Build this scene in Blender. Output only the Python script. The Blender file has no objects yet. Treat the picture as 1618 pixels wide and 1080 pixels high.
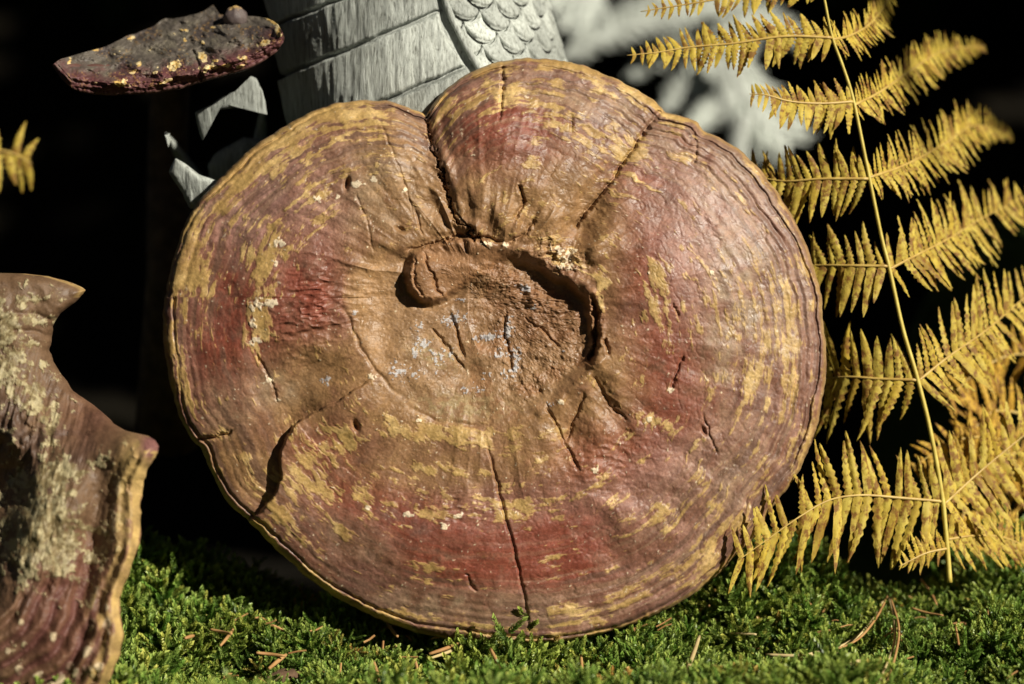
import bpy, math, random
import numpy as np
from mathutils import Vector, Matrix

# ------------------------------------------------------------------ camera, sky, sun
random.seed(4); RNG = np.random.RandomState(4)
SC = bpy.context.scene; COL = SC.collection
PITCH = math.radians(12); D0 = 1.25; LENS = 85.0
K = 1618 * LENS / 36.0
FW = Vector((0, math.cos(PITCH), -math.sin(PITCH))); UP = Vector((0, math.sin(PITCH), math.cos(PITCH))); RT = Vector((1, 0, 0))
CAM = -(D0 * (FW + RT * ((830 - 809) / K) - UP * ((1016 - 540) / K)))      # the fungus touches the moss at the origin
CAM.x = 0
cd = bpy.data.cameras.new('camera'); cam = bpy.data.objects.new('camera', cd); COL.objects.link(cam)
cam.location = CAM; cam.rotation_euler = (math.pi / 2 - PITCH, 0, 0)
cd.lens = LENS; cd.sensor_width = 36; cd.clip_start = .02; cd.clip_end = 200
cd.dof.use_dof = True; cd.dof.focus_distance = D0 + .002; cd.dof.aperture_fstop = 3.8
SC.camera = cam
SUN = (RT * .64 + UP * .44 - FW * .63).normalized()
w = bpy.data.worlds.new('World'); SC.world = w; w.use_nodes = True
nt = w.node_tree; sky = nt.nodes.new('ShaderNodeTexSky'); sky.sky_type = 'NISHITA'; sky.sun_disc = False
sky.sun_elevation = math.asin(SUN.z); sky.sun_rotation = math.atan2(SUN.x, SUN.y)
bg = nt.nodes['Background']; nt.links.new(sky.outputs[0], bg.inputs[0]); bg.inputs[1].default_value = .05
sl = bpy.data.lights.new('sun', 'SUN'); so = bpy.data.objects.new('sun', sl); COL.objects.link(so)
sl.energy = 5; sl.angle = math.radians(.5); sl.color = (1, .935, .80)
so.rotation_euler = SUN.to_track_quat('Z', 'Y').to_euler()
SC.view_settings.view_transform = 'Standard'; SC.view_settings.look = 'None'
SC.view_settings.exposure = .36; SC.view_settings.gamma = 1

# ------------------------------------------------------------------ helpers
MM = D0 / K                      # metres per photograph pixel in the fungus plane
def P(x, y, d=0.0):              # a point of the place: sight line through (x, y), d metres beyond the fungus plane
    x, y, d = float(x), float(y), float(d)
    return CAM + (D0 + d) * (FW + RT * ((x - 809) / K) - UP * ((y - 540) / K))
CAMn, FWn, UPn, RTn = [np.array(v) for v in (CAM, FW, UP, RT)]
def PN(x, y, d):
    x, y, d = np.broadcast_arrays(np.asarray(x, float), np.asarray(y, float), np.asarray(d, float))
    k = (D0 + d)[..., None]
    return CAMn + k * (FWn + RTn * ((x - 809) / K)[..., None] - UPn * ((y - 540) / K)[..., None])

def _h(ix, iy, seed):
    n = (ix.astype(np.int64) * 374761393 + iy.astype(np.int64) * 668265263 + seed * 974634777) & 0xffffffff
    n = ((n ^ (n >> 13)) * 1274126177) & 0xffffffff
    return ((n ^ (n >> 16)) & 0xffff) / 65535.0
def vn(x, y, seed=0):
    x = np.asarray(x, float); y = np.asarray(y, float)
    ix = np.floor(x); iy = np.floor(y); fx = x - ix; fy = y - iy
    fx = fx * fx * fx * (fx * (fx * 6 - 15) + 10); fy = fy * fy * fy * (fy * (fy * 6 - 15) + 10)
    a = _h(ix, iy, seed); b = _h(ix + 1, iy, seed); c = _h(ix, iy + 1, seed); d = _h(ix + 1, iy + 1, seed)
    return (a + (b - a) * fx) * (1 - fy) + (c + (d - c) * fx) * fy
def fbm(x, y, seed=0, o=4, g=.5):      # about -1..1
    x = np.asarray(x, float); y = np.asarray(y, float)
    s = 0; a = 1; tot = 0
    for i in range(o):
        xr = x * .8 - y * .6; yr = x * .6 + y * .8
        s = s + a * (vn(x + 17.3 * i, y - 9.1 * i, seed + i) * 2 - 1); tot += a; a *= g
        x, y = xr * 2.03, yr * 2.03
    return s / tot * 1.6
def ss(a, b, x):
    t = np.clip((x - a) / (b - a + 1e-12), 0, 1); return t * t * (3 - 2 * t)
def blob(x, y, cx, cy, rx, ry, ang=0):
    c, s = math.cos(math.radians(ang)), math.sin(math.radians(ang))
    u = ((x - cx) * c + (y - cy) * s) / rx; v = (-(x - cx) * s + (y - cy) * c) / ry
    return np.exp(-(u * u + v * v))
def pline(x, y, pts):                  # distance, signed side, parameter 0..1 along
    best = np.full(x.shape, 1e9); side = np.zeros(x.shape); par = np.zeros(x.shape)
    pts = np.array(pts, float); L = np.r_[0, np.cumsum(np.hypot(*np.diff(pts, axis=0).T))]
    for i in range(len(pts) - 1):
        ax, ay = pts[i]; bx, by = pts[i + 1]; dx, dy = bx - ax, by - ay; l2 = dx * dx + dy * dy
        t = np.clip(((x - ax) * dx + (y - ay) * dy) / l2, 0, 1)
        d = np.hypot(x - ax - t * dx, y - ay - t * dy); m = d < best
        best = np.where(m, d, best); side = np.where(m, np.sign(dx * (y - ay) - dy * (x - ax)), side)
        par = np.where(m, (L[i] + t * (L[i + 1] - L[i])) / L[-1], par)
    return best, side, par
def mixc(a, b, f):
    return a + (np.array(b) - a) * np.asarray(f)[..., None]

def mesh_np(name, V, F, mat=None, col=None, smooth=True):
    me = bpy.data.meshes.new(name)
    V = np.ascontiguousarray(V, dtype=np.float32).reshape(-1, 3); F = np.asarray(F, dtype=np.int32)
    k = F.shape[1]
    me.vertices.add(len(V)); me.vertices.foreach_set('co', V.ravel())
    me.loops.add(F.size); me.loops.foreach_set('vertex_index', F.ravel())
    me.polygons.add(len(F)); me.polygons.foreach_set('loop_start', np.arange(0, F.size, k, dtype=np.int32))
    me.update(calc_edges=True)
    if smooth: me.polygons.foreach_set('use_smooth', np.ones(len(F), bool))
    if col is not None:
        at = me.color_attributes.new('Col', 'FLOAT_COLOR', 'POINT')
        c = np.ones((len(V), 4), np.float32); c[:, :3] = col.reshape(-1, 3); at.data.foreach_set('color', c.ravel())
    if mat: me.materials.append(mat)
    me.validate(); me.update()
    return me
def grid_faces(nr, nc, wrap=False, off=0):
    r = np.arange(nr - 1)[:, None]; c = np.arange(nc if wrap else nc - 1)[None, :]
    c2 = (c + 1) % nc
    return np.stack([r * nc + c, r * nc + c2, (r + 1) * nc + c2, (r + 1) * nc + c], -1).reshape(-1, 4) + off
def link(name, me, parent=None, **kw):
    o = bpy.data.objects.new(name, me); COL.objects.link(o)
    if parent is not None: o.parent = parent
    for k_, v in kw.items(): o[k_] = v
    return o
def thing(name, loc, label, category, group=None):
    o = bpy.data.objects.new(name, None); COL.objects.link(o); o.location = loc; o.empty_display_size = .02
    o['label'] = label; o['category'] = category
    if group: o['group'] = group
    return o
def child(name, me, root, **kw):       # mesh given in world coordinates, root not rotated
    me.transform(Matrix.Translation(-root.location)); return link(name, me, root, **kw)

def tube(pts, rad, n=6, cap=True):
    pts = [Vector(p) for p in pts]; V = []; m = len(pts)
    if not hasattr(rad, '__len__'): rad = [rad] * m
    prev = None
    for i, p in enumerate(pts):
        t = (pts[min(i + 1, m - 1)] - pts[max(i - 1, 0)]).normalized()
        a = prev if prev is not None else (Vector((0, 0, 1)) if abs(t.z) < .9 else Vector((1, 0, 0)))
        a = (a - t * a.dot(t)).normalized(); b = t.cross(a); prev = a
        for k in range(n):
            q = 2 * math.pi * k / n; V.append(p + (a * math.cos(q) + b * math.sin(q)) * rad[i])
    F = [(i * n + k, i * n + (k + 1) % n, (i + 1) * n + (k + 1) % n, (i + 1) * n + k) for i in range(m - 1) for k in range(n)]
    if cap:
        V.append(pts[0]); V.append(pts[-1]); a, b = len(V) - 2, len(V) - 1
        F += [(a, (k + 1) % n, k, k) for k in range(n)] and []
        F3 = [(a, (k + 1) % n, k) for k in range(n)] + [(b, (m - 1) * n + k, (m - 1) * n + (k + 1) % n) for k in range(n)]
    else: F3 = []
    return [tuple(v) for v in V], F + F3
def tube_mesh(name, pts, rad, mat, n=6):
    V, F = tube(pts, rad, n); me = bpy.data.meshes.new(name); me.from_pydata(V, [], F)
    me.polygons.foreach_set('use_smooth', [True] * len(me.polygons)); me.materials.append(mat); me.update(); return me
def catmull(pts, n=8):
    pts = np.array(pts, float); out = []; q = np.vstack([2 * pts[0] - pts[1], pts, 2 * pts[-1] - pts[-2]])
    for i in range(1, len(q) - 2):
        for t in np.linspace(0, 1, n, endpoint=False):
            a, b, c, d = q[i - 1:i + 3]
            out.append(.5 * (2 * b + (c - a) * t + (2 * a - 5 * b + 4 * c - d) * t * t + (3 * b - a - 3 * c + d) * t ** 3))
    out.append(pts[-1]); return np.array(out)

# ------------------------------------------------------------------ materials
class NT:
    def __init__(s, name):
        s.m = bpy.data.materials.new(name); s.m.use_nodes = True; s.t = s.m.node_tree; s.b = s.t.nodes['Principled BSDF']
    def n(s, kind, **kw):
        x = s.t.nodes.new(kind)
        for k, v in kw.items():
            if k.startswith('i_'): x.inputs[int(k[2:]) if k[2:].isdigit() else k[2:]].default_value = v
            else: setattr(x, k, v)
        return x
    def l(s, a, b): s.t.links.new(a, b)
    def noise(s, vec, scale, detail=4, rough=.55, dist=0):
        x = s.n('ShaderNodeTexNoise'); x.inputs['Scale'].default_value = scale; x.inputs['Detail'].default_value = detail
        x.inputs['Roughness'].default_value = rough; x.inputs['Distortion'].default_value = dist
        if vec is not None: s.l(vec, x.inputs['Vector'])
        return x.outputs['Fac']
    def ramp(s, fac, stops):
        r = s.n('ShaderNodeValToRGB'); e = r.color_ramp.elements
        while len(e) < len(stops): e.new(.5)
        for q, (p, c) in zip(e, stops): q.position = p; q.color = (*c, 1) if len(c) == 3 else c
        s.l(fac, r.inputs[0]); return r.outputs[0]
    def mix(s, fac, a, b, mode='MIX'):
        x = s.n('ShaderNodeMix', data_type='RGBA', blend_type=mode)
        if isinstance(fac, (int, float)): x.inputs[0].default_value = fac
        else: s.l(fac, x.inputs[0])
        for i, v in ((6, a), (7, b)):
            if isinstance(v, tuple): x.inputs[i].default_value = (*v, 1)
            else: s.l(v, x.inputs[i])
        return x.outputs[2]
    def bump(s, h, strength, dist, prev=None):
        x = s.n('ShaderNodeBump'); x.inputs['Strength'].default_value = strength; x.inputs['Distance'].default_value = dist
        s.l(h, x.inputs['Height'])
        if prev is not None: s.l(prev, x.inputs['Normal'])
        return x.outputs[0]
    def coord(s, which='Object'): return s.n('ShaderNodeTexCoord').outputs[which]
    def scaled(s, vec, sc, rot=(0, 0, 0)):
        x = s.n('ShaderNodeMapping'); x.inputs['Scale'].default_value = sc; x.inputs['Rotation'].default_value = rot
        s.l(vec, x.inputs['Vector']); return x.outputs[0]
def g3(v): return (v, v, v)

def mat_cap(name, rough=.5, bumpk=1.0):
    s = NT(name); co = s.coord(); a = s.n('ShaderNodeAttribute', attribute_name='Col')
    n1 = s.noise(co, 900, 5, .65); n2 = s.noise(co, 160, 5, .6)
    c = s.mix(1.0, a.outputs['Color'], s.ramp(n1, [(.25, g3(.72)), (.75, g3(1.22))]), 'MULTIPLY')
    c = s.mix(1.0, c, s.ramp(n2, [(.3, (.80, .80, .84)), (.7, (1.16, 1.16, 1.12))]), 'MULTIPLY')
    s.l(c, s.b.inputs['Base Color'])
    s.l(s.ramp(n2, [(.3, g3(rough - .1)), (.7, g3(rough + .18))]), s.b.inputs['Roughness'])
    s.b.inputs['Specular IOR Level'].default_value = .5
    vor = s.n('ShaderNodeTexVoronoi', feature='DISTANCE_TO_EDGE'); vor.inputs['Scale'].default_value = 150
    wv = s.mix(.93, s.n('ShaderNodeTexNoise', i_Scale=40.0).outputs['Color'], co); s.l(wv, vor.inputs['Vector'])
    b = s.bump(s.ramp(vor.outputs[0], [(0, g3(0)), (.06, g3(1))]), .03 * bumpk, .0006)
    b = s.bump(s.noise(co, 300, 6, .6), .085 * bumpk, .0011, b)
    b = s.bump(n1, .30 * bumpk, .0005, b)
    s.l(b, s.b.inputs['Normal']); return s.m
M_CAP = mat_cap('fungus_skin', .48)
M_CAP2 = mat_cap('left_fungus_skin', .6, 1.2)
M_CAP3 = mat_cap('dark_fungus_skin', .6, 1.3)
def mat_simple(name, c1, c2, scale, rough=.8, bump=.5, bd=.001, spec=.3):
    s = NT(name); co = s.coord(); n = s.noise(co, scale, 6, .6)
    s.l(s.ramp(n, [(.3, c1), (.7, c2)]), s.b.inputs['Base Color']); s.b.inputs['Roughness'].default_value = rough
    s.b.inputs['Specular IOR Level'].default_value = spec
    s.l(s.bump(n, bump, bd), s.b.inputs['Normal']); return s.m
M_PORE = mat_simple('pore_surface', (.30, .22, .12), (.42, .33, .2), 120)
M_SOIL = mat_simple('shade_dark_soil', (.004, .003, .002), (.012, .010, .006), 9, .95, 1, .02, .1)  # soil kept nearly black: its colour stands in for shade behind the moss
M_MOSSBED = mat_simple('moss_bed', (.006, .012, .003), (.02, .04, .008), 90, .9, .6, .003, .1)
M_NEEDLE = mat_simple('dry_needle', (.30, .14, .05), (.50, .30, .12), 60, .6, .3, .0003)
M_NEEDLE2 = mat_simple('pale_needle', (.42, .32, .14), (.60, .48, .25), 60, .6, .3, .0003)
M_BARK = mat_simple('bark_scrap', (.06, .035, .02), (.20, .12, .07), 90, .9, 1, .002)
M_SHADE_CANOPY = mat_simple('shade_canopy_leaf', (.02, .035, .01), (.04, .06, .02), 4, .9, 0, .001, .1)
def mat_wood(name, k=1.0):
    s = NT(name); co = s.coord()
    g = s.scaled(co, (1, 1, .09), (0, 0, 0)); n1 = s.noise(g, 800, 6, .7, .4); n2 = s.noise(g, 120, 4, .6, .5); n3 = s.noise(co, 25, 3)
    c = s.ramp(n1, [(.30, (.07 * k, .07 * k, .058 * k)), (.46, (.37 * k, .39 * k, .375 * k)), (.7, (.53 * k, .56 * k, .55 * k))])
    c = s.mix(1.0, c, s.ramp(n3, [(.3, (.74, .74, .70)), (.7, (1.12, 1.13, 1.08))]), 'MULTIPLY')
    c = s.mix(1.0, c, s.ramp(n2, [(.3, g3(.7)), (.5, g3(1.0))]), 'MULTIPLY')
    oi = s.n('ShaderNodeObjectInfo'); c = s.mix(1.0, c, s.ramp(oi.outputs['Random'], [(0, g3(.74)), (1, g3(1.12))]), 'MULTIPLY')
    s.l(c, s.b.inputs['Base Color']); s.b.inputs['Roughness'].default_value = .75; s.b.inputs['Specular IOR Level'].default_value = .25
    b = s.bump(n2, .7, .0016); b = s.bump(n1, .85, .0009, b); s.l(b, s.b.inputs['Normal']); return s.m
M_WOOD = mat_wood('weathered_grey_wood', 1.25); M_WING = mat_wood('pale_grey_wood', 1.7)
def mat_leaf(name, cols, spots, transl=.25, k=1.0):
    s = NT(name); co = s.scaled(s.coord(), (k, k, k)); oi = s.n('ShaderNodeObjectInfo')
    add = s.n('ShaderNodeVectorMath', operation='ADD'); s.l(co, add.inputs[0])
    sc = s.n('ShaderNodeVectorMath', operation='SCALE'); cmb = s.n('ShaderNodeCombineXYZ')
    for i in range(3): s.l(oi.outputs['Random'], cmb.inputs[i])
    s.l(cmb.outputs[0], sc.inputs[0]); sc.inputs['Scale'].default_value = 50; s.l(sc.outputs[0], add.inputs[1]); v = add.outputs[0]
    n = s.noise(v, 2.6, 4, .6); base = s.ramp(n, [(.32, cols[0]), (.5, cols[1]), (.7, cols[2])])
    r = s.ramp(oi.outputs['Random'], [(0, (.80, .72, .6)), (.2, (1, .97, .92)), (.7, (1.05, 1.05, 1)), (1, (1.12, 1.05, .8))])
    base = s.mix(1.0, base, r, 'MULTIPLY')
    sp = s.ramp(s.noise(v, 6.5, 5, .7), [(.485, g3(0)), (.585, g3(.85))])
    base = s.mix(sp, base, spots)
    s.l(base, s.b.inputs['Base Color']); s.b.inputs['Roughness'].default_value = .6; s.b.inputs['Specular IOR Level'].default_value = .25
    s.l(s.bump(s.noise(v, 14, 3), .5, .0008), s.b.inputs['Normal'])
    tr = s.n('ShaderNodeBsdfTranslucent'); s.l(base, tr.inputs[0]); mx = s.n('ShaderNodeMixShader'); mx.inputs[0].default_value = transl
    out = s.t.nodes['Material Output']; s.l(s.b.outputs[0], mx.inputs[1]); s.l(tr.outputs[0], mx.inputs[2]); s.l(mx.outputs[0], out.inputs[0])
    return s.m
M_LEAF = mat_leaf('yellow_bracken', [(.36, .235, .04), (.54, .41, .068), (.63, .51, .12)], (.20, .075, .022))
M_LEAF2 = mat_leaf('golden_bracken', [(.36, .20, .03), (.58, .36, .05), (.66, .44, .08)], (.18, .075, .022))
M_LEAFJ = mat_leaf('yellow_bracken_small', [(.36, .235, .04), (.54, .41, .068), (.63, .51, .12)], (.20, .075, .022), k=30.)
M_LEAF2J = mat_leaf('golden_bracken_small', [(.36, .20, .03), (.58, .36, .05), (.66, .44, .08)], (.18, .075, .022), k=30.)
def mat_stalk(name, a, b):
    s = NT(name); s.l(s.ramp(s.noise(s.coord(), 150, 4), [(.3, a), (.7, b)]), s.b.inputs['Base Color']); s.b.inputs['Roughness'].default_value = .45; return s.m
M_STALK = mat_stalk('bracken_stalk', (.48, .36, .06), (.66, .55, .13))
M_RIB = mat_stalk('bracken_midrib', (.40, .25, .06), (.58, .42, .12))
def mat_moss(name):
    s = NT(name); co = s.coord(); a = s.n('ShaderNodeAttribute', attribute_name='tip'); oi = s.n('ShaderNodeObjectInfo')
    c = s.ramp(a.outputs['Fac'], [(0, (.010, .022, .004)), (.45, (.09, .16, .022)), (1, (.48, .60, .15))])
    r = s.ramp(oi.outputs['Random'], [(0, (1.8, .85, 1.0)), (.015, (1.5, .9, 1)), (.03, (.55, .75, .5)), (.5, (1, 1, 1)), (.9, (1.2, 1.1, .9)), (1, (1.6, 1.25, 1.2))])
    c = s.mix(1.0, c, r, 'MULTIPLY')
    s.l(c, s.b.inputs['Base Color']); s.b.inputs['Roughness'].default_value = .42; s.b.inputs['Specular IOR Level'].default_value = .45
    tr = s.n('ShaderNodeBsdfTranslucent'); s.l(c, tr.inputs[0]); mx = s.n('ShaderNodeMixShader'); mx.inputs[0].default_value = .3
    out = s.t.nodes['Material Output']; s.l(s.b.outputs[0], mx.inputs[1]); s.l(tr.outputs[0], mx.inputs[2]); s.l(mx.outputs[0], out.inputs[0])
    return s.m
M_MOSS = mat_moss('feather_moss')

# ------------------------------------------------------------------ ground
CREST = .125
def ground_h(x, y):
    """height of the moss bed"""
    x = np.asarray(x, float); y = np.asarray(y, float)
    h = -.019 + .013 * fbm(x * 9, y * 9, 5, 3) + .007 * fbm(x * 30, y * 30, 8, 2)
    h = h + .030 * np.exp(-(((x + .10) / .07) ** 2 + ((y + .155) / .05) ** 2))
    h = h + .010 * ss(.08, .17, x) * ss(.02, .10, y) + .008 * ss(-.1, -.2, x) * ss(.0, .08, y)
    h = h - .026 * np.exp(-((x / .16) ** 2 + ((y + .012) / .05) ** 2)) - .003
    h = h - .45 * ss(CREST, CREST + .30, y + .02 * fbm(x * 7, y * 0, 3, 2)) 
    return h
xs = np.linspace(-.62, .62, 260); ys = np.linspace(-.45, CREST + .1, 150); X, Y = np.meshgrid(xs, ys)
me = mesh_np('moss_bed', np.stack([X, Y, ground_h(X, Y) - .002], -1), grid_faces(150, 260), M_MOSSBED)
link('moss_bed', me, kind='structure')
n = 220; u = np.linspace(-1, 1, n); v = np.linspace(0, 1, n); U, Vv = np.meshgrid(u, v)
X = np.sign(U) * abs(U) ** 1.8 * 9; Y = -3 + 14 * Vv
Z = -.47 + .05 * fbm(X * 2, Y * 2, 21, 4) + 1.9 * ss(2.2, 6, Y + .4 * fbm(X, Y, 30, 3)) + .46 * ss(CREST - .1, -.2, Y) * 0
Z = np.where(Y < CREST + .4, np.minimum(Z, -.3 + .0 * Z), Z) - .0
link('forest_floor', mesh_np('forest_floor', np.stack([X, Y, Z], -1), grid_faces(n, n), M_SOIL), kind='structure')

xs = np.linspace(.10, .75, 120); ys = np.linspace(.22, .75, 90); X, Y = np.meshgrid(xs, ys)
Z = -.50 + .62 * np.exp(-(((X - .36) / .20) ** 2 + ((Y - .52) / .16) ** 2)) + .03 * fbm(X * 16, Y * 16, 45, 4)
M_BANK = mat_simple('moss_painted_shade', (.010, .018, .004), (.06, .085, .02), 22, .95, 1, .01, .1)  # dark greens put the bank's shade into its colour
link('mossy_bank', mesh_np('mossy_bank', np.stack([X, Y, Z], -1), grid_faces(90, 120), M_BANK), kind='structure')
# ------------------------------------------------------------------ the big fungus
OUT = [(262, 470), (258, 510), (262, 560), (270, 610), (285, 660), (303, 693), (318, 706), (335, 745), (355, 785), (378, 810), (391, 819),
       (410, 838), (440, 870), (480, 905), (520, 935), (560, 958), (610, 982), (660, 998), (720, 1010), (780, 1015), (830, 1016), (880, 1014),
       (930, 1005), (990, 988), (1050, 962), (1090, 940), (1130, 910), (1160, 878), (1190, 850), (1206, 830), (1212, 806), (1238, 778),
       (1262, 742), (1280, 700), (1295, 650), (1303, 605), (1304, 560), (1300, 515), (1296, 470), (1285, 420), (1270, 380), (1250, 340), (1225, 300),
       (1195, 262), (1165, 235), (1135, 218), (1108, 206), (1102, 194), (1080, 185), (1048, 176), (1030, 158), (1000, 140), (960, 120),
       (920, 103), (880, 95), (830, 92), (790, 97), (755, 108), (725, 125), (700, 145), (684, 165), (674, 183), (664, 177), (640, 168), (612, 160), (570, 158),
       (530, 163), (490, 178), (450, 200), (410, 225), (380, 250), (350, 280), (320, 310), (300, 340), (288, 365), (278, 400), (268, 440)]
CX, CY = 760., 470.
def polar(out, cx, cy, nth, nt, pw=.85, wob=1.2, seed=1):
    o = np.array(out + [out[0]], float); dx = o[:, 0] - cx; dy = o[:, 1] - cy
    seg = np.r_[0, np.cumsum(np.hypot(np.diff(o[:, 0]), np.diff(o[:, 1])))]
    s = np.linspace(0, seg[-1], nth, endpoint=False)
    ox = np.interp(s, seg, o[:, 0]); oy = np.interp(s, seg, o[:, 1])
    for _ in range(2):
        ox = (np.roll(ox, 1) + 2 * ox + np.roll(ox, -1)) / 4; oy = (np.roll(oy, 1) + 2 * oy + np.roll(oy, -1)) / 4
    r = np.hypot(ox - cx, oy - cy); k = 1 + (wob * (fbm(ox / 16, oy / 16, seed, 3))) / r
    ox = cx + (ox - cx) * k; oy = cy + (oy - cy) * k
    t = np.linspace(0.0001, 1, nt) ** pw
    T = t[:, None]; return cx + (ox - cx)[None] * T, cy + (oy - cy)[None] * T, np.broadcast_to(T, (nt, nth)), np.hypot(ox - cx, oy - cy)[None]

CRATER = [(552, 440), (575, 412), (620, 403), (690, 402), (760, 398), (800, 396), (850, 415), (900, 443), (929, 475), (941, 520), (935, 568),
          (905, 608), (860, 640), (800, 662), (740, 668), (690, 660), (640, 632), (600, 590), (568, 545), (550, 490), (552, 440)]
def inside(x, y, poly):
    r = np.zeros(x.shape, bool)
    for (ax, ay), (bx, by) in zip(poly[:-1], poly[1:]):
        c = ((ay > y) != (by > y)) & (x < (bx - ax) * (y - ay) / ((by - ay) or 1e-9) + ax); r ^= c
    return r
LOBE = [(652, 398), (641, 420), (639, 445), (646, 463), (662, 477), (684, 481), (700, 476), (722, 462), (745, 445), (775, 425), (792, 408), (788, 384), (750, 372), (700, 378), (668, 388), (652, 398)]
def cap_height(x, y, t, e, ang):
    h = -46 * t ** 3.2 + 10 * np.sin(np.pi * np.clip(t, 0, 1))
    wx = x + 5 * fbm(x / 28, y / 28, 71, 3); wy = y + 5 * fbm(x / 28, y / 28, 72, 3)
    # broad undulations
    h += 9 * fbm(x / 150, y / 150, 11, 3) * ss(1, .75, t)
    h += 2.0 * fbm(x / 52, y / 52, 12, 3) * ss(1.0, .9, t)
    # lobes either side of the notch, fold valleys
    h -= 9 * blob(wx, wy, 690, 300, 30, 130, -12)
    h += 16 * blob(wx, wy, 800, 230, 80, 90) + 14 * blob(wx, wy, 600, 250, 70, 90)
    h -= 22 * blob(wx, wy, 925, 335, 26, 90, 32) ; h += 14 * blob(wx, wy, 1090, 380, 120, 130)
    h -= 16 * blob(wx, wy, 905, 680, 26, 60, 10) ; h -= 10 * blob(wx, wy, 960, 640, 16, 60, -30)
    h += 12 * blob(wx, wy, 1080, 620, 130, 160) + 10 * blob(wx, wy, 650, 850, 180, 80)
    h -= 12 * blob(wx, wy, 500, 590, 60, 36, -20)
    h += 7 * blob(wx, wy, 990, 830, 34, 34) - 5 * blob(wx, wy, 950, 770, 30, 16)
    # concentric growth ridges
    ew = e + 6 * fbm(ang * 3, e / 120, 31, 2) + 1.6 * fbm(ang * 16, e / 40, 35, 2)
    right = ss(-.3, .5, np.cos(ang)); up = ss(-.1, .6, -np.sin(ang))
    for pos, wd, dp, sd in ((10, 2.2, 4.2, 41), (20, 2.8, 2.2, 42), (31, 3.2, 2.6, 43), (43, 3.8, 2.3, 44), (56, 4.4, 2.4, 45), (70, 4.8, 2.2, 46), (85, 5, 2.0, 47), (101, 5.5, 1.9, 48), (119, 6, 1.7, 49), (138, 6.5, 1.5, 50), (160, 7, 1.2, 53)):
        am = .35 + .9 * np.clip(.5 + fbm(ang * 3.1, pos, sd, 2), 0, 1.3)
        low = 1 if pos < 15 else (.35 + .65 * np.clip(right + up, 0, 1))
        h -= (1 if pos < 15 else .62) * dp * am * low * np.exp(-((ew - pos) / wd) ** 2)
    h += .8 * np.sin(ew / 2.6 + 1.5 * fbm(ang * 7, 3, 51, 2)) * ss(150, 20, e) * (.3 + .7 * np.clip(right + up, 0, 1)) * (.4 + .6 * (fbm(ang * 4, ew / 50, 52, 2) > 0))
    # rounded rim
    r = 15.; q = np.clip(1 - e / r, 0, 1); h -= r * 1.1 * (1 - np.sqrt(np.clip(1 - q * q, 0, 1)))
    # fine wrinkles
    rr = np.hypot(x - CX, y - CY)
    h += 1.5 * (1 - np.abs(fbm(ang * 13, rr / 130, 61, 2))) * ss(.25, .45, t) * ss(.95, .75, t)
    wr = blob(x, y, 495, 485, 52, 75, 10) + .5 * blob(x, y, 720, 800, 60, 30)+ .4 * blob(x, y, 960, 730, 90, 60)
    h += 3.0 * wr * (1 - 2 * np.abs(fbm(x / 26 + y / 20, y / 13 - x / 60, 62, 2)))
    leather = ss(.3, .6, t) * (.5 + .5 * ss(-.2, .3, np.cos(ang)))
    h += .75 * leather * (-np.exp(-(fbm(x / 33, y / 33, 64, 3) / .09) ** 2) - .7 * np.exp(-(fbm(x / 19, y / 21, 65, 3) / .1) ** 2))
    ann = ss(.20, .28, t) * ss(.62, .40, t)
    h += 3.4 * ann * (.4 + .6 * ss(.3, -.3, np.sin(ang))) * (1 - 2.2 * np.abs(fbm(ang * 4.5 + rr / 400, rr / 160, 78, 3))) * (.35 + .65 * ss(.2, -.6, np.sin(ang)) + .4 * ss(.3, .8, np.cos(ang - .9)))
    for bx, by, br, bh in ((700, 262, 16, 7), (694, 300, 12, 5), (726, 352, 14, 8), (748, 362, 10, 6), (770, 330, 22, 7), (842, 300, 20, 7), (800, 345, 24, 8), (870, 350, 22, 8), (735, 300, 16, 5), (885, 380, 18, 6), (945, 395, 16, 7)):
        h += bh * np.exp(-(((wx - bx) / br) ** 2 + ((wy - by) / (br * 1.2)) ** 2) ** 1.5)
    # crater
    d, _, _ = pline(x, y, CRATER); ins = inside(x, y, CRATER); sd = np.where(ins, d, -d) + 5 * fbm(x / 30, y / 30, 66, 2)
    ca = np.arctan2(y - 540, x - 750); steep = np.clip(np.cos(ca + .38), 0, 1) ** 1.2
    steep = np.maximum(steep * (x > 740), 0)
    wdt = 48 * (1 - steep) + 9; dep = 11 + 12 * steep
    h -= dep * ss(-wdt * .45, wdt, sd)
    h += 7 * steep * np.exp(-((sd + 9) / 9) ** 2) * (1 + .6 * fbm(x / 18, y / 18, 67, 2))
    h += 5 * (steep > .3) * blob(x, y, 885, 405, 40, 22, 25) * (1 + 1.4 * fbm(x / 9, y / 9, 68, 3))
    ring = np.exp(-((sd + 3) / 4) ** 2) * (1 - steep); h -= 3.0 * ring * np.clip(.4 + fbm(ca * 3, 1, 69, 2), 0, 1)
    inn = ss(2, 30, sd)
    rough = inn * (.15 + .75 * ss(710, 800, x + .3 * (480 - y)))
    h += rough * (3.4 * fbm(x / 16, y / 13, 73, 4, .6) + 1.3 * fbm(x / 6, y / 6, 74, 2) * ss(-.1, .5, fbm(x / 40, y / 40, 75, 2)))
    h += inn * 6 * blob(x, y, 850, 470, 70, 18, 25) * (1 + fbm(x / 20, y / 8, 76, 3)) + inn * 9 * blob(x, y, 780, 440, 30, 20)
    h -= inn * 7 * blob(x, y, 735, 590, 30, 20)
    # curled lobe hanging into the crater
    d, _, _ = pline(x, y, LOBE); sdl = np.where(inside(x, y, LOBE), d, -d) + 1.2 * fbm(x / 9, y / 9, 77, 2)
    low = ss(395, 425, y) ; lowx = ss(775, 715, x)
    h += (4 + 15 * low * lowx) * ss(-3, 11, sdl) - 4 * np.exp(-((sdl + 5) / 5) ** 2) * lowx
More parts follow.
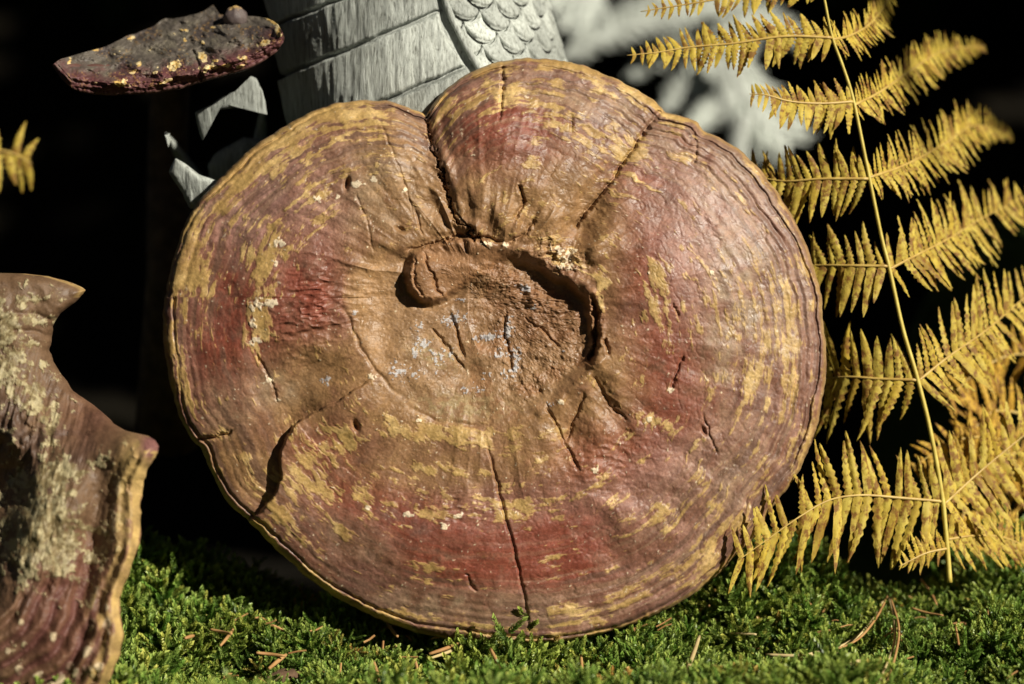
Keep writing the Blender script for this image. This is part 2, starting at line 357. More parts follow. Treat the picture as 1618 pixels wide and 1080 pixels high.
    h += 10 * blob(x, y, 668, 445, 26, 34) * ss(0, 8, sdl)
    # cracks
    def crack(pts, w, dp, fade=1.0, step=0, sw=40, jag=1.6, sd_=80):
        d, s, p = pline(x + jag * 1.6 * fbm(x / 9, y / 9, sd_, 3), y + jag * 1.6 * fbm(x / 9, y / 9, sd_ + 3, 3), pts)
        f = np.minimum(1, np.minimum(p, 1 - p) * 8 + .15) if fade else 1
        r = -dp * f * np.exp(-(d / w) ** 2)
        if step: r = r + step * f * np.where(s > 0, np.exp(-(d / sw) ** 1.4), 0) * ss(0, 2.5, d)
        return r
    h += crack([(674, 176), (677, 205), (682, 235), (690, 248), (697, 275), (708, 300), (713, 325), (722, 345), (738, 360), (756, 374)], 2.2, 12, 0, 0, 40, 4.2)
    h += 5 * np.where(pline(x, y, [(674, 176), (690, 248), (713, 325), (756, 374)])[1] < 0, np.exp(-(pline(x, y, [(674, 176), (677, 205), (682, 235), (690, 248), (697, 275), (708, 300), (713, 325), (722, 345), (738, 360), (756, 374)])[0] - 11) ** 2 / 90.), 0)
    h += crack([(1043, 174), (1020, 205), (995, 240), (970, 280), (945, 312), (925, 335), (911, 356)], 2.8, 11, 0)
    h += crack([(793, 96), (796, 130), (792, 160), (790, 195)], 2.2, 7)
    h += crack([(770, 700), (785, 760), (800, 820), (815, 880), (828, 940), (838, 1004)], 2.3, 6, 1, 0, 40, 1.0)
    # the overlapping step at lower left: inner side stands proud
    stp = [(594, 588), (570, 610), (530, 634), (490, 654), (466, 668), (449, 693), (440, 722), (442, 750), (430, 785), (408, 808), (388, 824)]
    d, s, p = pline(x + 2 * fbm(x / 14, y / 14, 91, 2), y + 2 * fbm(x / 14, y / 14, 92, 2), stp)
    am = ss(0, .12, p) * (.35 + .65 * ss(.3, .5, p)) * (1 - .35 * ss(.85, 1, p))
    h += am * np.where(s < 0, 16 * np.exp(-(d / 62) ** 1.5) * ss(0, 3.5, d), -9 * np.exp(-(d / 22) ** 1.3))
    h += crack([(600, 190), (620, 240), (640, 290), (652, 335)], 1.5, 1.8, jag=.8)
    h += crack([(560, 300), (580, 350), (590, 400)], 1.8, 1.3, jag=.8); h += crack([(655, 330), (668, 372)], 1.8, 2.5, jag=.8)
    h += crack([(712, 495), (722, 530), (734, 565)], 2.6, 7); h += crack([(800, 490), (797, 525), (808, 575), (812, 590)], 2.2, 7)
    h += crack([(828, 500), (860, 525), (885, 550)], 2.2, 5, sd_=84); h += crack([(680, 515), (705, 545), (735, 585)], 2.2, 5, sd_=87)
    h += crack([(936, 470), (943, 505), (941, 545), (932, 572)], 4.5, 26); h += crack([(957, 535), (962, 560)], 3, 9)
    h += crack([(862, 640), (880, 675), (905, 725), (915, 745)], 2.6, 6); h += crack([(935, 590), (965, 640), (990, 665)], 2.6, 4)
    h += crack([(925, 620), (905, 665), (893, 700)], 2.6, 6, sd_=95); h += crack([(1062, 480), (1072, 500)], 2, 4); h += crack([(1080, 560), (1068, 590), (1060, 615)], 2.2, 5)
    h += crack([(1098, 205), (1100, 240), (1096, 262)], 2, 4); h += crack([(640, 395), (660, 392), (690, 384), (730, 372), (770, 376), (800, 384)], 2.8, 8)
    h += crack([(672, 400), (680, 430), (700, 470)], 2.2, 6); h += crack([(655, 405), (655, 440), (668, 470)], 2, 4)
    h += crack([(303, 700), (330, 692), (368, 682)], 3, 9); h += crack([(405, 560), (428, 600), (440, 635)], 2.2, 4); h += crack([(820, 290), (828, 320), (815, 345)], 3, 9)
    h += crack([(735, 905), (752, 935)], 2, 5)
    h += crack([(845, 345), (830, 370), (800, 385)], 3, 6); h += crack([(1110, 650), (1125, 700), (1135, 720)], 2, 3)
    for hx, hy, rx, ry, an, dp in ((548, 290, 4, 10, 10, 16), (632, 362, 8, 4, 25, 10), (562, 672, 4, 8, -20, 14), (1112, 680, 3, 8, -30, 8), (903, 195, 3, 12, 0, 5)):
        h -= dp * blob(x, y, hx, hy, rx, ry, an)
    h += 5 * blob(x, y, 1088, 196, 24, 14, 20) - 9 * blob(x, y, 1115, 213, 14, 8, 25)
    h -= 9 * blob(x, y, 355, 750, 45, 60, -30) * (s > 0)
    # fine grain of crust flakes
    h += .3 * fbm(x / 4.2, y / 4.2, 97, 2)
    return h

def cap_colour(x, y, t, e, ang, h):
    n1 = fbm(x / 70, y / 70, 101, 4); n2 = fbm(x / 22, y / 22, 102, 4); n3 = fbm(x / 7, y / 7, 103, 3)
    right = ss(-.3, .5, np.cos(ang)); up = ss(-.1, .6, -np.sin(ang))
    c = np.zeros(x.shape + (3,)); c[:] = (.19, .084, .052)
    c = mixc(c, (.30, .155, .112), ss(-.3, .7, n2 + .3 * n3))                 # dusty rose
    c = mixc(c, (.145, .060, .045), .8 * ss(.1, .8, n1))
    ba = lambda L: sum(w_ * blob(x, y, *b) for (w_, *b) in L)
    rose = ba([(.7, 1150, 400, 60, 110, -20), (.6, 420, 300, 80, 30, -40), (.6, 380, 380, 40, 60), (.8, 1110, 340, 110, 90, 30), (.6, 1120, 460, 70, 120), (.5, 560, 330, 120, 40, -35), (.5, 900, 800, 120, 60), (.5, 430, 330, 80, 50, -40), (.6, 1060, 720, 80, 60)])
    c = mixc(c, (.37, .205, .165), np.clip(rose * (.7 + .5 * n2), 0, .9))
    red = ba([(.5, 640, 800, 100, 40, 10), (.5, 420, 560, 40, 80), (.6, 1110, 560, 70, 120), (.5, 880, 830, 140, 60), (.5, 740, 230, 40, 60), (1.5, 690, 880, 70, 40, 10), (1.6, 800, 880, 90, 46), (1.2, 900, 885, 60, 50), (1.1, 490, 470, 60, 90, 8), (1.1, 350, 560, 45, 95), (.7, 480, 700, 50, 40), (1.1, 825, 210, 100, 60),
              (1.0, 1000, 430, 60, 80), (1.0, 1030, 590, 90, 70), (.9, 960, 700, 90, 50), (.7, 870, 730, 90, 40), (.8, 530, 720, 60, 60), (.7, 560, 800, 90, 50), (.6, 1080, 620, 80, 60), (.7, 380, 440, 60, 60), (.5, 1020, 290, 60, 40)])
    c = mixc(c, (.21, .050, .028), np.clip(red * (.75 + .55 * n2 + .25 * n3), 0, .93))
    # ochre-brown spore dust toward the centre
    dust = ba([(1.3, 640, 330, 75, 100, -15), (.9, 620, 220, 55, 70), (1.1, 790, 330, 100, 60), (1.2, 890, 330, 60, 80, 30), (1.1, 500, 590, 90, 50, -15), (.9, 400, 740, 60, 70), (.9, 650, 650, 90, 50), (.8, 700, 740, 160, 40),
               (.9, 960, 590, 50, 90), (.6, 580, 430, 40, 60), (.7, 950, 400, 50, 90), (.8, 740, 620, 200, 60), (.8, 850, 680, 60, 60), (.6, 470, 660, 40, 30), (.5, 340, 710, 40, 40)])
    c = mixc(c, (.275, .150, .062), np.clip(1.25 * dust * (.8 + .35 * n2), 0, .97))
    c = mixc(c, (.22, .115, .05), .6 * ss(.35, .7, dust) * ss(.0, .6, n1))
    grey = ba([(.8, 430, 610, 50, 30), (.7, 600, 300, 60, 60), (.8, 1150, 560, 60, 120), (.8, 1190, 440, 60, 110, -20), (.7, 1150, 250, 60, 60, 40), (.6, 560, 850, 90, 30, 30), (.7, 700, 960, 200, 30), (.5, 1150, 760, 70, 60), (.7, 880, 150, 110, 25, 15), (.6, 350, 640, 40, 50), (.7,1020,200,60,30,40)])
    c = mixc(c, (.29, .205, .125), np.clip(grey * (.6 + .6 * n2), 0, .85))
    # dark concentric bands near the rim
    ew = e + 6 * fbm(ang * 3, e / 120, 31, 2) + 1.6 * fbm(ang * 16, e / 40, 35, 2)
    band = fbm(ew / 9, ang * 3.5, 111, 3)
    c = mixc(c, (.14, .075, .05), .7 * ss(.05, .7, band) * ss(210, 60, e))
    b2 = fbm(ew / 4.5, ang * 2.2, 112, 2); c = mixc(c, (.33, .21, .13), .42 * ss(.1, .7, b2) * ss(230, 60, e) * (.35 + .65 * np.clip(right + up, 0, 1)))
    c = mixc(c, (.13, .07, .05), .6 * np.exp(-((ew - 12) / 5) ** 2))
    # yellow crust, broken along the growth lines
    yf = ba([(.9, 380, 290, 90, 30, -38), (1.0, 470, 215, 90, 30, -25), (.7, 480, 290, 90, 20, -30), (.8, 300, 470, 22, 90), (.7, 300, 420, 30, 50), (.55, 380, 380, 50, 40),
             (.8, 560, 185, 80, 22), (.8, 760, 150, 60, 30, -20), (.8, 850, 135, 90, 22, 12), (.8, 870, 180, 60, 22, 18), (.85, 940, 215, 50, 30, 30), (.9, 1000, 255, 40, 50, 35), (.75, 1065, 250, 50, 14, 12), (.8, 700, 190, 22, 50),
             (.8, 960, 130, 110, 14, 26), (.8, 1070, 190, 40, 12, 22), (1.05, 412, 480, 24, 80), (.9, 440, 390, 22, 40, 20), (.8, 510, 300, 60, 14, -28), (.9, 500, 350, 40, 14, -45),
             (.95, 1040, 470, 28, 70, -5), (.55, 1120, 480, 30, 60), (.8, 1205, 530, 28, 100, 3), (.85, 1245, 560, 20, 120), (.7, 1225, 430, 18, 70, -20), (.7, 1180, 610, 18, 40), (.7, 1255, 690, 22, 60, 15),
             (.9, 1050, 670, 70, 13, 22), (.6, 1130, 600, 22, 50, 15), (1.0, 740, 690, 150, 20, 4), (.8, 660, 670, 60, 20, 15), (1.0, 480, 740, 45, 60, 30), (1.0, 430, 820, 40, 40), (.9, 530, 830, 50, 15, 38), (.75, 540, 690, 40, 30),
             (.95, 740, 805, 70, 22), (.85, 820, 800, 30, 24), (.8, 570, 770, 20, 40, -15), (.7, 690, 895, 24, 16), (.75, 880, 900, 22, 40), (.7, 925, 970, 50, 18, -10), (.8, 700, 985, 180, 12, 5), (.75, 960, 960, 120, 22, -18),
             (.8, 1040, 810, 40, 28), (.7, 1120, 770, 24, 40, 20), (.75, 1150, 820, 50, 30, -30), (.7, 1090, 880, 50, 30, -35), (.6, 990, 790, 30, 16), (.75, 910, 775, 40, 14, -20), (.8, 340, 690, 40, 16, -30), (.95, 895, 410, 40, 26, 25), (.8, 950, 440, 14, 50),
             (.6, 640, 790, 60, 40), (.75, 450, 890, 80, 14, 38), (.7, 560, 945, 80, 10, 24), (.7, 290, 590, 14, 60, -15), (.6, 310, 640, 16, 40, -20), (.6, 610, 240, 30, 30), (.5, 820, 340, 40, 30), (.6, 700, 740, 120, 14), (.65, 845, 250, 20, 30), (.5,1150,300,40,16,40), (.4,1085,400,30,30)])
    ny = .75 * fbm(ang * 9, ew / 7.2, 121, 4, .62) * 1.1 + .50 * fbm(x / 22, y / 22, 122, 4, .6) + .22 * n3
    edge = ss(24, 2, e) * (.75 + .25 * up)
    yv = 1.25 * ny + 1.36 * yf + .75 * edge - .98
    yel = ss(-.04, .13, yv); flake = ss(.25, .65, yv)
    h = h + .7 * yel
    yc = np.zeros(c.shape); yc[:] = (.45, .295, .10)
    yc = mixc(yc, (.62, .43, .175), ss(-.1, .6, n2)); yc = mixc(yc, (.36, .22, .075), .7 * ss(.1, .7, fbm(x / 50, y / 50, 125, 3)))
    c = mixc(c, yc, 0); c = c + (yc - c) * (yel * (.66 + .28 * flake))[..., None]
    thin = ss(-.35, .0, yv) * .16; c = mixc(c, (.42, .24, .085), thin)
    edgec = ss(5, 0, e); c = mixc(c, (.44, .27, .09), .6 * edgec)
    # crater dust
    d, _, _ = pline(x, y, CRATER); ins = inside(x, y, CRATER); sd = np.where(ins, d, -d)
    k = ss(-14, 12, sd + 6 * n2); cr = np.zeros(c.shape); cr[:] = (.27, .152, .070)
    cr = mixc(cr, (.25, .115, .048), ss(-.1, .7, n2) * .7 * ss(660, 780, x)); cr = mixc(cr, (.36, .20, .085), .7 * ss(640, 590, x))
    cr = mixc(cr, (.19, .088, .040), .8 * blob(x, y, 850, 490, 90, 60, 20)); cr = mixc(cr, (.34, .25, .12), .8 * np.clip(blob(x, y, 720, 645, 80, 26) + blob(x, y, 690, 560, 40, 20, 20), 0, 1) * ss(-.4, .4, n3))
    c = c + (cr - c) * k[..., None]
    dl, _, _ = pline(x, y, LOBE); lob = ss(-2, 5, np.where(inside(x, y, LOBE), dl, -dl)); c = mixc(c, (.27, .135, .06), .85 * lob * ss(800, 740, x))
    # bluish-white crystals and mould in the crater
    fl = 0
    for fx, fy, fr, fq in ((660, 515, 9, 8), (672, 541, 16, 9), (655, 555, 8, 9), (722, 505, 22, 12), (806, 515, 9, 14), (790, 557, 14, 9), (816, 558, 9, 9), (806, 590, 14, 8), (768, 592, 8, 6), (690, 585, 6, 10), (755, 610, 10, 9), (735, 615, 8, 6),
                           (725, 473, 8, 6), (840, 487, 14, 6), (830, 455, 16, 8), (780, 530, 20, 7), (640, 590, 26, 12), (620, 575, 14, 8), (868, 640, 6, 6), (515, 600, 10, 8), (893, 557, 5, 4), (560, 495, 5, 8), (763, 535, 16, 6), (815, 575, 5, 20), (800, 530, 5, 24), (700, 560, 26, 10)):
        fl = fl + blob(x, y, fx, fy, fr, fq)
    fm = ss(.05, .3, fbm(x / 4.5, y / 4.5, 131, 3) + 1.15 * fl - .95) * ss(.1, .3, fl)
    c = mixc(c, (.44, .44, .46), .75 * fm); h = h + .8 * fm
    # chalk-white specks
    wsp = 0
    for fx, fy, fr in ((440, 385, 11), (436, 415, 8), (404, 482, 14), (428, 478, 9), (400, 512, 7), (404, 538, 8), (425, 600, 8), (502, 313, 7), (533, 311, 6), (588, 283, 7), (560, 290, 10), (640, 300, 4), (646, 812, 7), (702, 832, 7), (725, 817, 9), (580, 802, 7),
                       (660, 662, 6), (800, 388, 8), (895, 412, 15), (880, 395, 9), (905, 396, 8), (833, 153, 5), (974, 290, 6), (1025, 664, 7), (1060, 617, 6), (940, 745, 7), (438, 632, 6), (815, 810, 5), (1135, 388, 4), (885, 635, 7), (1125, 430, 4), (770, 383, 8), (588, 595, 8)):
        wsp = wsp + blob(x, y, fx, fy, fr, fr * .8)
    wm = ss(.0, .45, .9 * fbm(x / 5, y / 5, 133, 2) + 1.9 * wsp - .95); c = mixc(c, (.74, .62, .44), .85 * wm); h = h + 1.0 * wm
    # tiny pores, as fine random mottling of the tone
    c = c * (1 + .10 * fbm(x / 3, y / 3, 141, 2))[..., None]
    return np.clip(c, .01, .9), h

def build_cap():
    X, Y, T, R = polar(OUT, CX, CY, 1450, 470, 1.0, 1.4)
    ang = np.arctan2(Y - CY, X - CX); E = (1 - T) * R
    H = cap_height(X, Y, T, E, ang); Cc, H = cap_colour(X, Y, T, E, ang, H)
    V = PN(X, Y, -H * MM)
    me = mesh_np('cap', V.reshape(-1, 3), grid_faces(470, 1450, True)[:, ::-1], M_CAP, Cc)
    root = thing('bracket_fungus', P(830, 1016, .012), 'huge round reddish-brown bracket fungus with yellow crust and hollow centre, upright in moss', 'fungus')
    child('cap', me, root)
    # thick edge and pore surface behind
    ex, ey, eh = X[-1], Y[-1], H[-1]; rows = []; cols = []
    for k, (sc, dd) in enumerate(((1, 0), (1.003, 5), (1.0, 12), (.99, 19), (.97, 25), (.9, 28), (.7, 26), (.4, 24), (.01, 22))):
        rows.append(PN(CX + (ex - CX) * sc, CY + (ey - CY) * sc, (-eh + dd + 1.0 * fbm(ex / 12, ey / 12 + k, 150, 2) * (k > 0)) * MM))
        b = .5 + .5 * fbm(ex / 20, ey / 20 + k, 152, 3); cols.append(mixc(np.tile(np.array([.20, .10, .06]), (len(ex), 1)), (.42, .29, .12), np.clip(b, 0, 1)))
    me = mesh_np('pore_surface', np.array(rows).reshape(-1, 3), grid_faces(len(rows), len(ex), True)[:, ::-1], M_CAP, np.array(cols))
    child('pore_surface', me, root)
    return root
build_cap()

# ------------------------------------------------------------------ left fungus, cut by the picture edge
XR = [(428, -60), (431, 0), (432, 40), (436, 76), (441, 95), (447, 114), (453, 128), (458, 135), (464, 131), (478, 119), (495, 96), (515, 83), (530, 84), (540, 82), (553, 78), (570, 85), (595, 100), (618, 117), (636, 143), (655, 166), (668, 180), (680, 199), (684, 215),
      (688, 234), (696, 246), (706, 250), (716, 248), (728, 242), (740, 235), (760, 226), (800, 222), (850, 222), (875, 215), (915, 200), (945, 189), (970, 190), (1000, 195), (1035, 190), (1065, 177), (1100, 158), (1150, 110), (1190, 40), (1215, -60)]
def build_left():
    ny, nx = 620, 330
    yy = np.interp(np.linspace(0, 1, ny), [0, .08, .92, 1], [428, 450, 1180, 1215])
    xr = np.interp(yy, [a for a, b in XR], [b for a, b in XR]); xr = xr + 1.5 * fbm(yy / 14, yy * 0, 201, 3)
    xl = np.full(ny, -130.); xr = np.maximum(xr, xl + 6)
    u = np.linspace(0, 1, nx) ** .8; X = xl[:, None] + (xr - xl)[:, None] * u[None]; Y = np.repeat(yy[:, None], nx, 1)
    X0 = X.copy(); Y0 = Y.copy()
    e = np.minimum((xr[:, None] - X), 1e9); e = np.minimum(e, np.maximum(Y - np.interp(X, [-60, 0, 40, 76, 95, 114, 135], [428, 431, 432, 436, 441, 447, 458]), 0) + 0)
    h = 10 * fbm(X / 90, Y / 90, 211, 3) + 3 * fbm(X / 28, Y / 28, 212, 4)
    r = 20.; q = np.clip(1 - e / r, 0, 1); h -= r * 1.3 * (1 - np.sqrt(np.clip(1 - q * q, 0, 1)))
    h += 72 * blob(X, Y, 240, 712, 85, 55) + 38 * blob(X, Y, 215, 850, 45, 130) + 20 * blob(X, Y, 165, 1030, 60, 70) + 26 * blob(X, Y, 110, 790, 50, 60, 20) - 18 * blob(X, Y, 120, 650, 60, 30, 30)
    h += 35 * blob(X, Y, 60, 820, 80, 120, 10) - 26 * blob(X, Y, 148, 835, 20, 70, 5) - 20 * blob(X, Y, 128, 940, 18, 60, 15)
    h -= 20 * blob(X, Y, 10, 760, 40, 60, -20)
    h -= 80 * ss(-10, 85, np.interp(Y, [600, 660, 700, 740, 780, 840, 900, 960, 1020], [-80, -20, 30, 62, 66, 58, 48, 20, -70]) - X + 6 * fbm(X / 30, Y / 30, 228, 2))
    h -= 45 * blob(X, Y, 130, 590, 110, 60, 30) ; h += 30 * blob(X, Y, 20, 520, 70, 80)
    d, s, p = pline(X, Y, [(-60, 800), (20, 760), (70, 735), (140, 712), (250, 700)]); h += 7 * np.exp(-(d / 22) ** 2) * ss(60, 120, X)
    # growth lines: rim stripes, fan of ridges lower left, vertical folds
    st = X - np.interp(Y, [a for a, b in XR], [b for a, b in XR]) + 4 * fbm(X / 30, Y / 60, 221, 2)
    h += 3.0 * np.sin(st / 3.6) * ss(-75, -20, st) * ss(690, 760, Y)
    rr = np.hypot(X - 60 + 40, (Y - 860) * 1.0) + 7 * fbm(X / 40, Y / 40, 222, 3)
    rq = np.hypot(X + 60, Y - 900) + 6 * fbm(X / 50, Y / 50, 227, 2); qm = ss(880, 950, Y) * ss(60, 110, rq) * ss(-12, -34, st); h += 6.0 * np.sin(rq / 4.6) * qm * (.6 + .4 * ss(-.3, .4, fbm(rq / 25, Y / 70, 229, 2)))
    st = st + 9 * fbm(X / 60, Y / 70, 229, 2) * ss(-40, -90, st)
    r2 = np.hypot(X - 60, Y - 640) ; fold = fbm(X / 11 + Y / 40, Y / 60, 223, 3)
    h += 5 * (1 - 2 * abs(fold)) * blob(X, Y, 55, 670, 90, 70) + 4 * np.sin((X + .2 * Y) / 5 + 3 * fbm(X / 30, Y / 30, 224, 2)) * blob(X, Y, 40, 700, 60, 50)
    h += 6.5 * fbm(X / 20 + Y / 90, Y / 50, 225, 4, .6) * blob(X, Y, 80, 860, 90, 110)
    for yc_ in (500, 527): h -= 4 * np.exp(-((Y - yc_ + 8 * fbm(X / 40, X * 0, 226, 2)) / 4) ** 2)
    # colour
    n1 = fbm(X / 60, Y / 60, 231, 4); n2 = fbm(X / 18, Y / 18, 232, 4); n3 = fbm(X / 6, Y / 6, 233, 3)
    c = np.zeros(X.shape + (3,)); c[:] = (.135, .076, .038); c = mixc(c, (.075, .040, .026), .8 * ss(0, .7, n1))
    c = mixc(c, (.14, .055, .032), np.clip(.5 * blob(X, Y, 150, 660, 60, 60) + blob(X, Y, 130, 900, 60, 50) + .9 * blob(X, Y, 100, 1000, 90, 80), 0, .8))
    crust = (.9 * blob(X, Y, 10, 500, 50, 70) + .6 * blob(X, Y, 80, 470, 50, 10) + .8 * blob(X, Y, 70, 505, 60, 10) + .95 * blob(X, Y, 70, 650, 36, 60, -10) + .8 * blob(X, Y, 10, 590, 50, 60) + 1.1 * blob(X, Y, 60, 800, 60, 80) +
             .9 * blob(X, Y, 110, 860, 70, 60) + .8 * blob(X, Y, 40, 850, 40, 70) + .9 * blob(X, Y, 110, 745, 60, 24, -20) + 1.0 * blob(X, Y, 190, 780, 24, 60) + .9 * blob(X, Y, 150, 930, 20, 50) + .35 * blob(X, Y, 120, 1050, 90, 40))
    cv = fbm(X / 16, Y / 17, 241, 5, .68) + .3 * n3 + .5 * n2 + 1.25 * crust - 1.0; cm = ss(-.08, .3, cv)
    h += 2.2 * cm * (.6 + .5 * n2)
    cc = np.zeros(c.shape); cc[:] = (.18, .135, .06); cc = mixc(cc, (.40, .34, .19), ss(-.2, .5, n2 * .6 + n3 * .7)); c = c + (cc - c) * (cm * .9)[..., None]
    rim = ss(-62, -8, st) * ss(700, 730, Y) + .8 * ss(-12, -2, st) * (Y < 470)
    stripe = ss(-.2, .5, np.sin(st / 3.6 + .6)) ; rc = np.zeros(c.shape); rc[:] = (.55, .37, .13); rc = mixc(rc, (.17, .060, .05), .75 * stripe * ss(-.2, .4, n2 + .2))
    c = c + (rc - c) * np.clip(rim * (.75 + .3 * n2), 0, .95)[..., None]
    knob = blob(X, Y, 242, 705, 22, 24); c = mixc(c, (.62, .42, .16), .9 * np.clip(1.5 * blob(X, Y, 222, 735, 26, 36), 0, 1)); c = mixc(c, (.20, .085, .075), np.clip(1.4 * knob, 0, 1) * ss(-.3, .05, n2 + n3 * .4))
    dots = sum(blob(X, Y, a_, b_, r_, r_ * 1.3) for a_, b_, r_ in ((84, 1005, 6), (34, 982, 5), (30, 1058, 7), (138, 1030, 8), (168, 985, 7), (156, 1055, 7), (120, 1062, 6), (110, 1050, 6), (60, 1070, 8), (95, 1075, 9), (170, 1000, 4), (168, 960, 5), (12, 1030, 5), (75, 1090, 9)))
    spk = ss(.35, .6, dots + .3 * n3); c = mixc(c, (.55, .44, .28), .8 * spk); h += 1.5 * spk
    dk = ss(-.2, .7, -np.sin(rq / 4.6 + .5)) * qm; c = mixc(c, (.10, .032, .026), .75 * dk * ss(90, 150, rq))
    depth = -.075 + .055 * ss(1050, 430, Y0)        # the whole cap leans back a little and stands beside the big one
    V = PN(X, Y, -h * MM * 1.0 + depth)
    back = PN(X[:, ::-1], Y[:, ::-1], (-h + 28 + 20 * ss(0, 60, e))[:, ::-1] * MM + depth[:, ::-1] ); assert depth.ndim == 2
    full = np.concatenate([V, back], 1); cf = np.concatenate([c, np.broadcast_to(np.array([.3, .21, .11]), c.shape)], 1)
    root = thing('bracket_fungus', P(120, 1130, -.06), 'folded brown bracket fungus with pale crust and striped wavy rim, at the left edge', 'fungus')
    me = mesh_np('cap', full.reshape(-1, 3), grid_faces(ny, 2 * nx, True), M_CAP2, cf)
    child('cap', me, root)
build_left()

# ------------------------------------------------------------------ dark conk at top left
def build_conk():
    out = [(83, 102), (96, 93), (130, 83), (165, 74), (200, 56), (235, 45), (260, 30), (300, 24), (322, 18), (336, 8), (348, 22), (385, 24), (410, 26), (430, 32), (443, 43), (449, 58), (441, 75), (415, 93), (390, 104), (350, 115), (320, 124), (285, 134), (250, 140), (210, 143), (170, 145), (140, 143), (112, 136), (96, 120)]
    cx, cy = 270., 84.
    X, Y, T, R = polar(out, cx, cy, 620, 150, .8, 1.5, 7); E = (1 - T) * R
    yb = np.interp(X, [83, 112, 170, 250, 320, 390, 441, 449], [104, 136, 145, 140, 124, 104, 75, 58])
    q = (yb - Y)                                   # distance above the front lip
    h = -1.9 * np.maximum(q - 14, 0) - .25 * np.minimum(q, 14) * 0
    h += 14 * (1 - np.clip((16 - q) / 16, 0, 1) ** 2) - 14
    h += 13 * fbm(X / 45, Y / 26, 301, 4) * ss(0, 20, q) + 16 * blob(X, Y, 360, 60, 40, 16, -20) + 5 * fbm(X / 17, Y / 10, 302, 4) + 1.2 * fbm(X / 5, Y / 4, 303, 2)
    h -= 8 * np.exp(-(pline(X, Y, [(318, 128), (313, 100), (305, 80)])[0] / 2.5) ** 2)
    h -= 3 * np.exp(-((q - 9 - 2 * fbm(X / 30, Y * 0, 305, 2)) / 2.) ** 2)
    n1 = fbm(X / 40, Y / 25, 311, 4); n2 = fbm(X / 13, Y / 9, 312, 4); n3 = fbm(X / 5, Y / 5, 313, 2)
    c = np.zeros(X.shape + (3,)); c[:] = (.098, .082, .066); c = mixc(c, (.055, .042, .038), ss(-.1, .7, n1)); c = mixc(c, (.15, .13, .095), .6 * ss(.1, .7, n2))
    lip = ss(46, 10, q + 10 * n2 + 12 * ss(150, 90, X)); c = mixc(c, (.115, .034, .036), .9 * lip)
    f = 0
    for a in ((192, 130, 15, 8, 0), (210, 113, 7, 4, -20), (275, 104, 13, 7, -25), (268, 127, 8, 4, -20), (253, 131, 4, 3, 0), (330, 108, 16, 6, -5), (322, 90, 8, 7, 40), (355, 103, 10, 3, -12), (385, 91, 9, 4, -10), (380, 104, 9, 3, -15), (417, 67, 9, 5, -25), (440, 47, 6, 12, 0),
              (430, 32, 12, 4, 25), (110, 97, 8, 5, -30), (150, 79, 10, 2.5, 0), (205, 60, 8, 2.5, -10), (290, 47, 9, 3, 0), (292, 63, 8, 4, -20), (320, 68, 5, 4, 0), (335, 43, 5, 2, 0), (220, 103, 4, 6, 0), (152, 131, 3, 2, 0), (245, 115, 6, 3, -20), (340, 95, 5, 3, 0)): f = f + blob(X, Y, *a)
    m = ss(.0, .2, f * 1.7 + .55 * n3 + .45 * n2 - .85); yc = np.zeros(c.shape); yc[:] = (.66, .43, .13); yc = mixc(yc, (.72, .57, .30), ss(0, .5, n3)); c = c + (yc - c) * (.92 * m)[..., None]; h += 1.5 * m
    tiny = .5 * ss(.55, .7, fbm(X / 3.5, Y / 3, 321, 2)) * ss(.1, .5, n1 + .2); c = mixc(c, (.42, .24, .07), .7 * tiny)
    dep = .015
    V = PN(X, Y, -h * MM + dep)
    ex, ey, eh = X[-1], Y[-1], h[-1]; rows = []; cols = []; eh = eh * .5 + .5 * sum(np.roll(eh, k_) for k_ in range(-6, 7)) / 13
    for sc, dn, dd in ((1.0, 3, 1), (.985, 6, 4), (.95, 9, 10), (.8, 11, 14), (.5, 13, 18), (.01, 15, 20)):
        rows.append(PN(cx + (ex - cx) * sc, cy + (ey - cy) * sc + dn * 1.0, (-eh * sc - (1 - sc) * np.mean(eh) + dd) * MM + dep)); cols.append(np.broadcast_to(np.array([.10, .045, .035]), ex.shape + (3,)))
    V = np.concatenate([V, np.array(rows)], 0); c = np.concatenate([c, np.array(cols)], 0)
    root = thing('bracket_fungus', P(270, 400, .15), 'dark grey-brown bracket fungus with yellow flecks on its maroon lip, shelf-like at the upper left', 'fungus')
    child('cap', mesh_np('cap', V.reshape(-1, 3), grid_faces(V.shape[0], 620, True)[:, ::-1], M_CAP3, c), root)
    # round knob and torn flap on top
    V = []; 
    th = np.linspace(0, math.pi, 26)[:, None]; ph = np.linspace(0, 2 * math.pi, 40, endpoint=False)[None]
    c0 = np.array(P(372, 27, .052)); r = 15 * MM * 1.18
    nx_, ny_, nz_ = np.sin(th) * np.cos(ph), np.sin(th) * np.sin(ph), np.cos(th) * np.ones_like(ph)
    dr = 1 + .10 * fbm(nx_ * 3 + nz_, ny_ * 3, 331, 3)
    S = c0 + r * np.stack([nx_ * dr * 1.1, ny_ * dr, nz_ * dr], -1); kc = mixc(np.tile(np.array([.10, .075, .07]), S.shape[:2] + (1,)), (.5, .33, .12), ss(.75, .95, nz_ + .15 * fbm(nx_ * 6, ny_ * 6, 332, 2)))
    child('knob', mesh_np('knob', S.reshape(-1, 3), grid_faces(26, 40, True)[:, ::-1], M_CAP3, kc), root)
    pts = [P(x, y, d) for x, y, d in ((300, 80, .10), (270, 110, .17), (262, 300, .2), (268, 430, .18), (262, 700, .22))]
    child('stalk', tube_mesh('stalk', pts, [.014, .012, .012, .014, .02], M_BARK, 12), root)
build_conk()

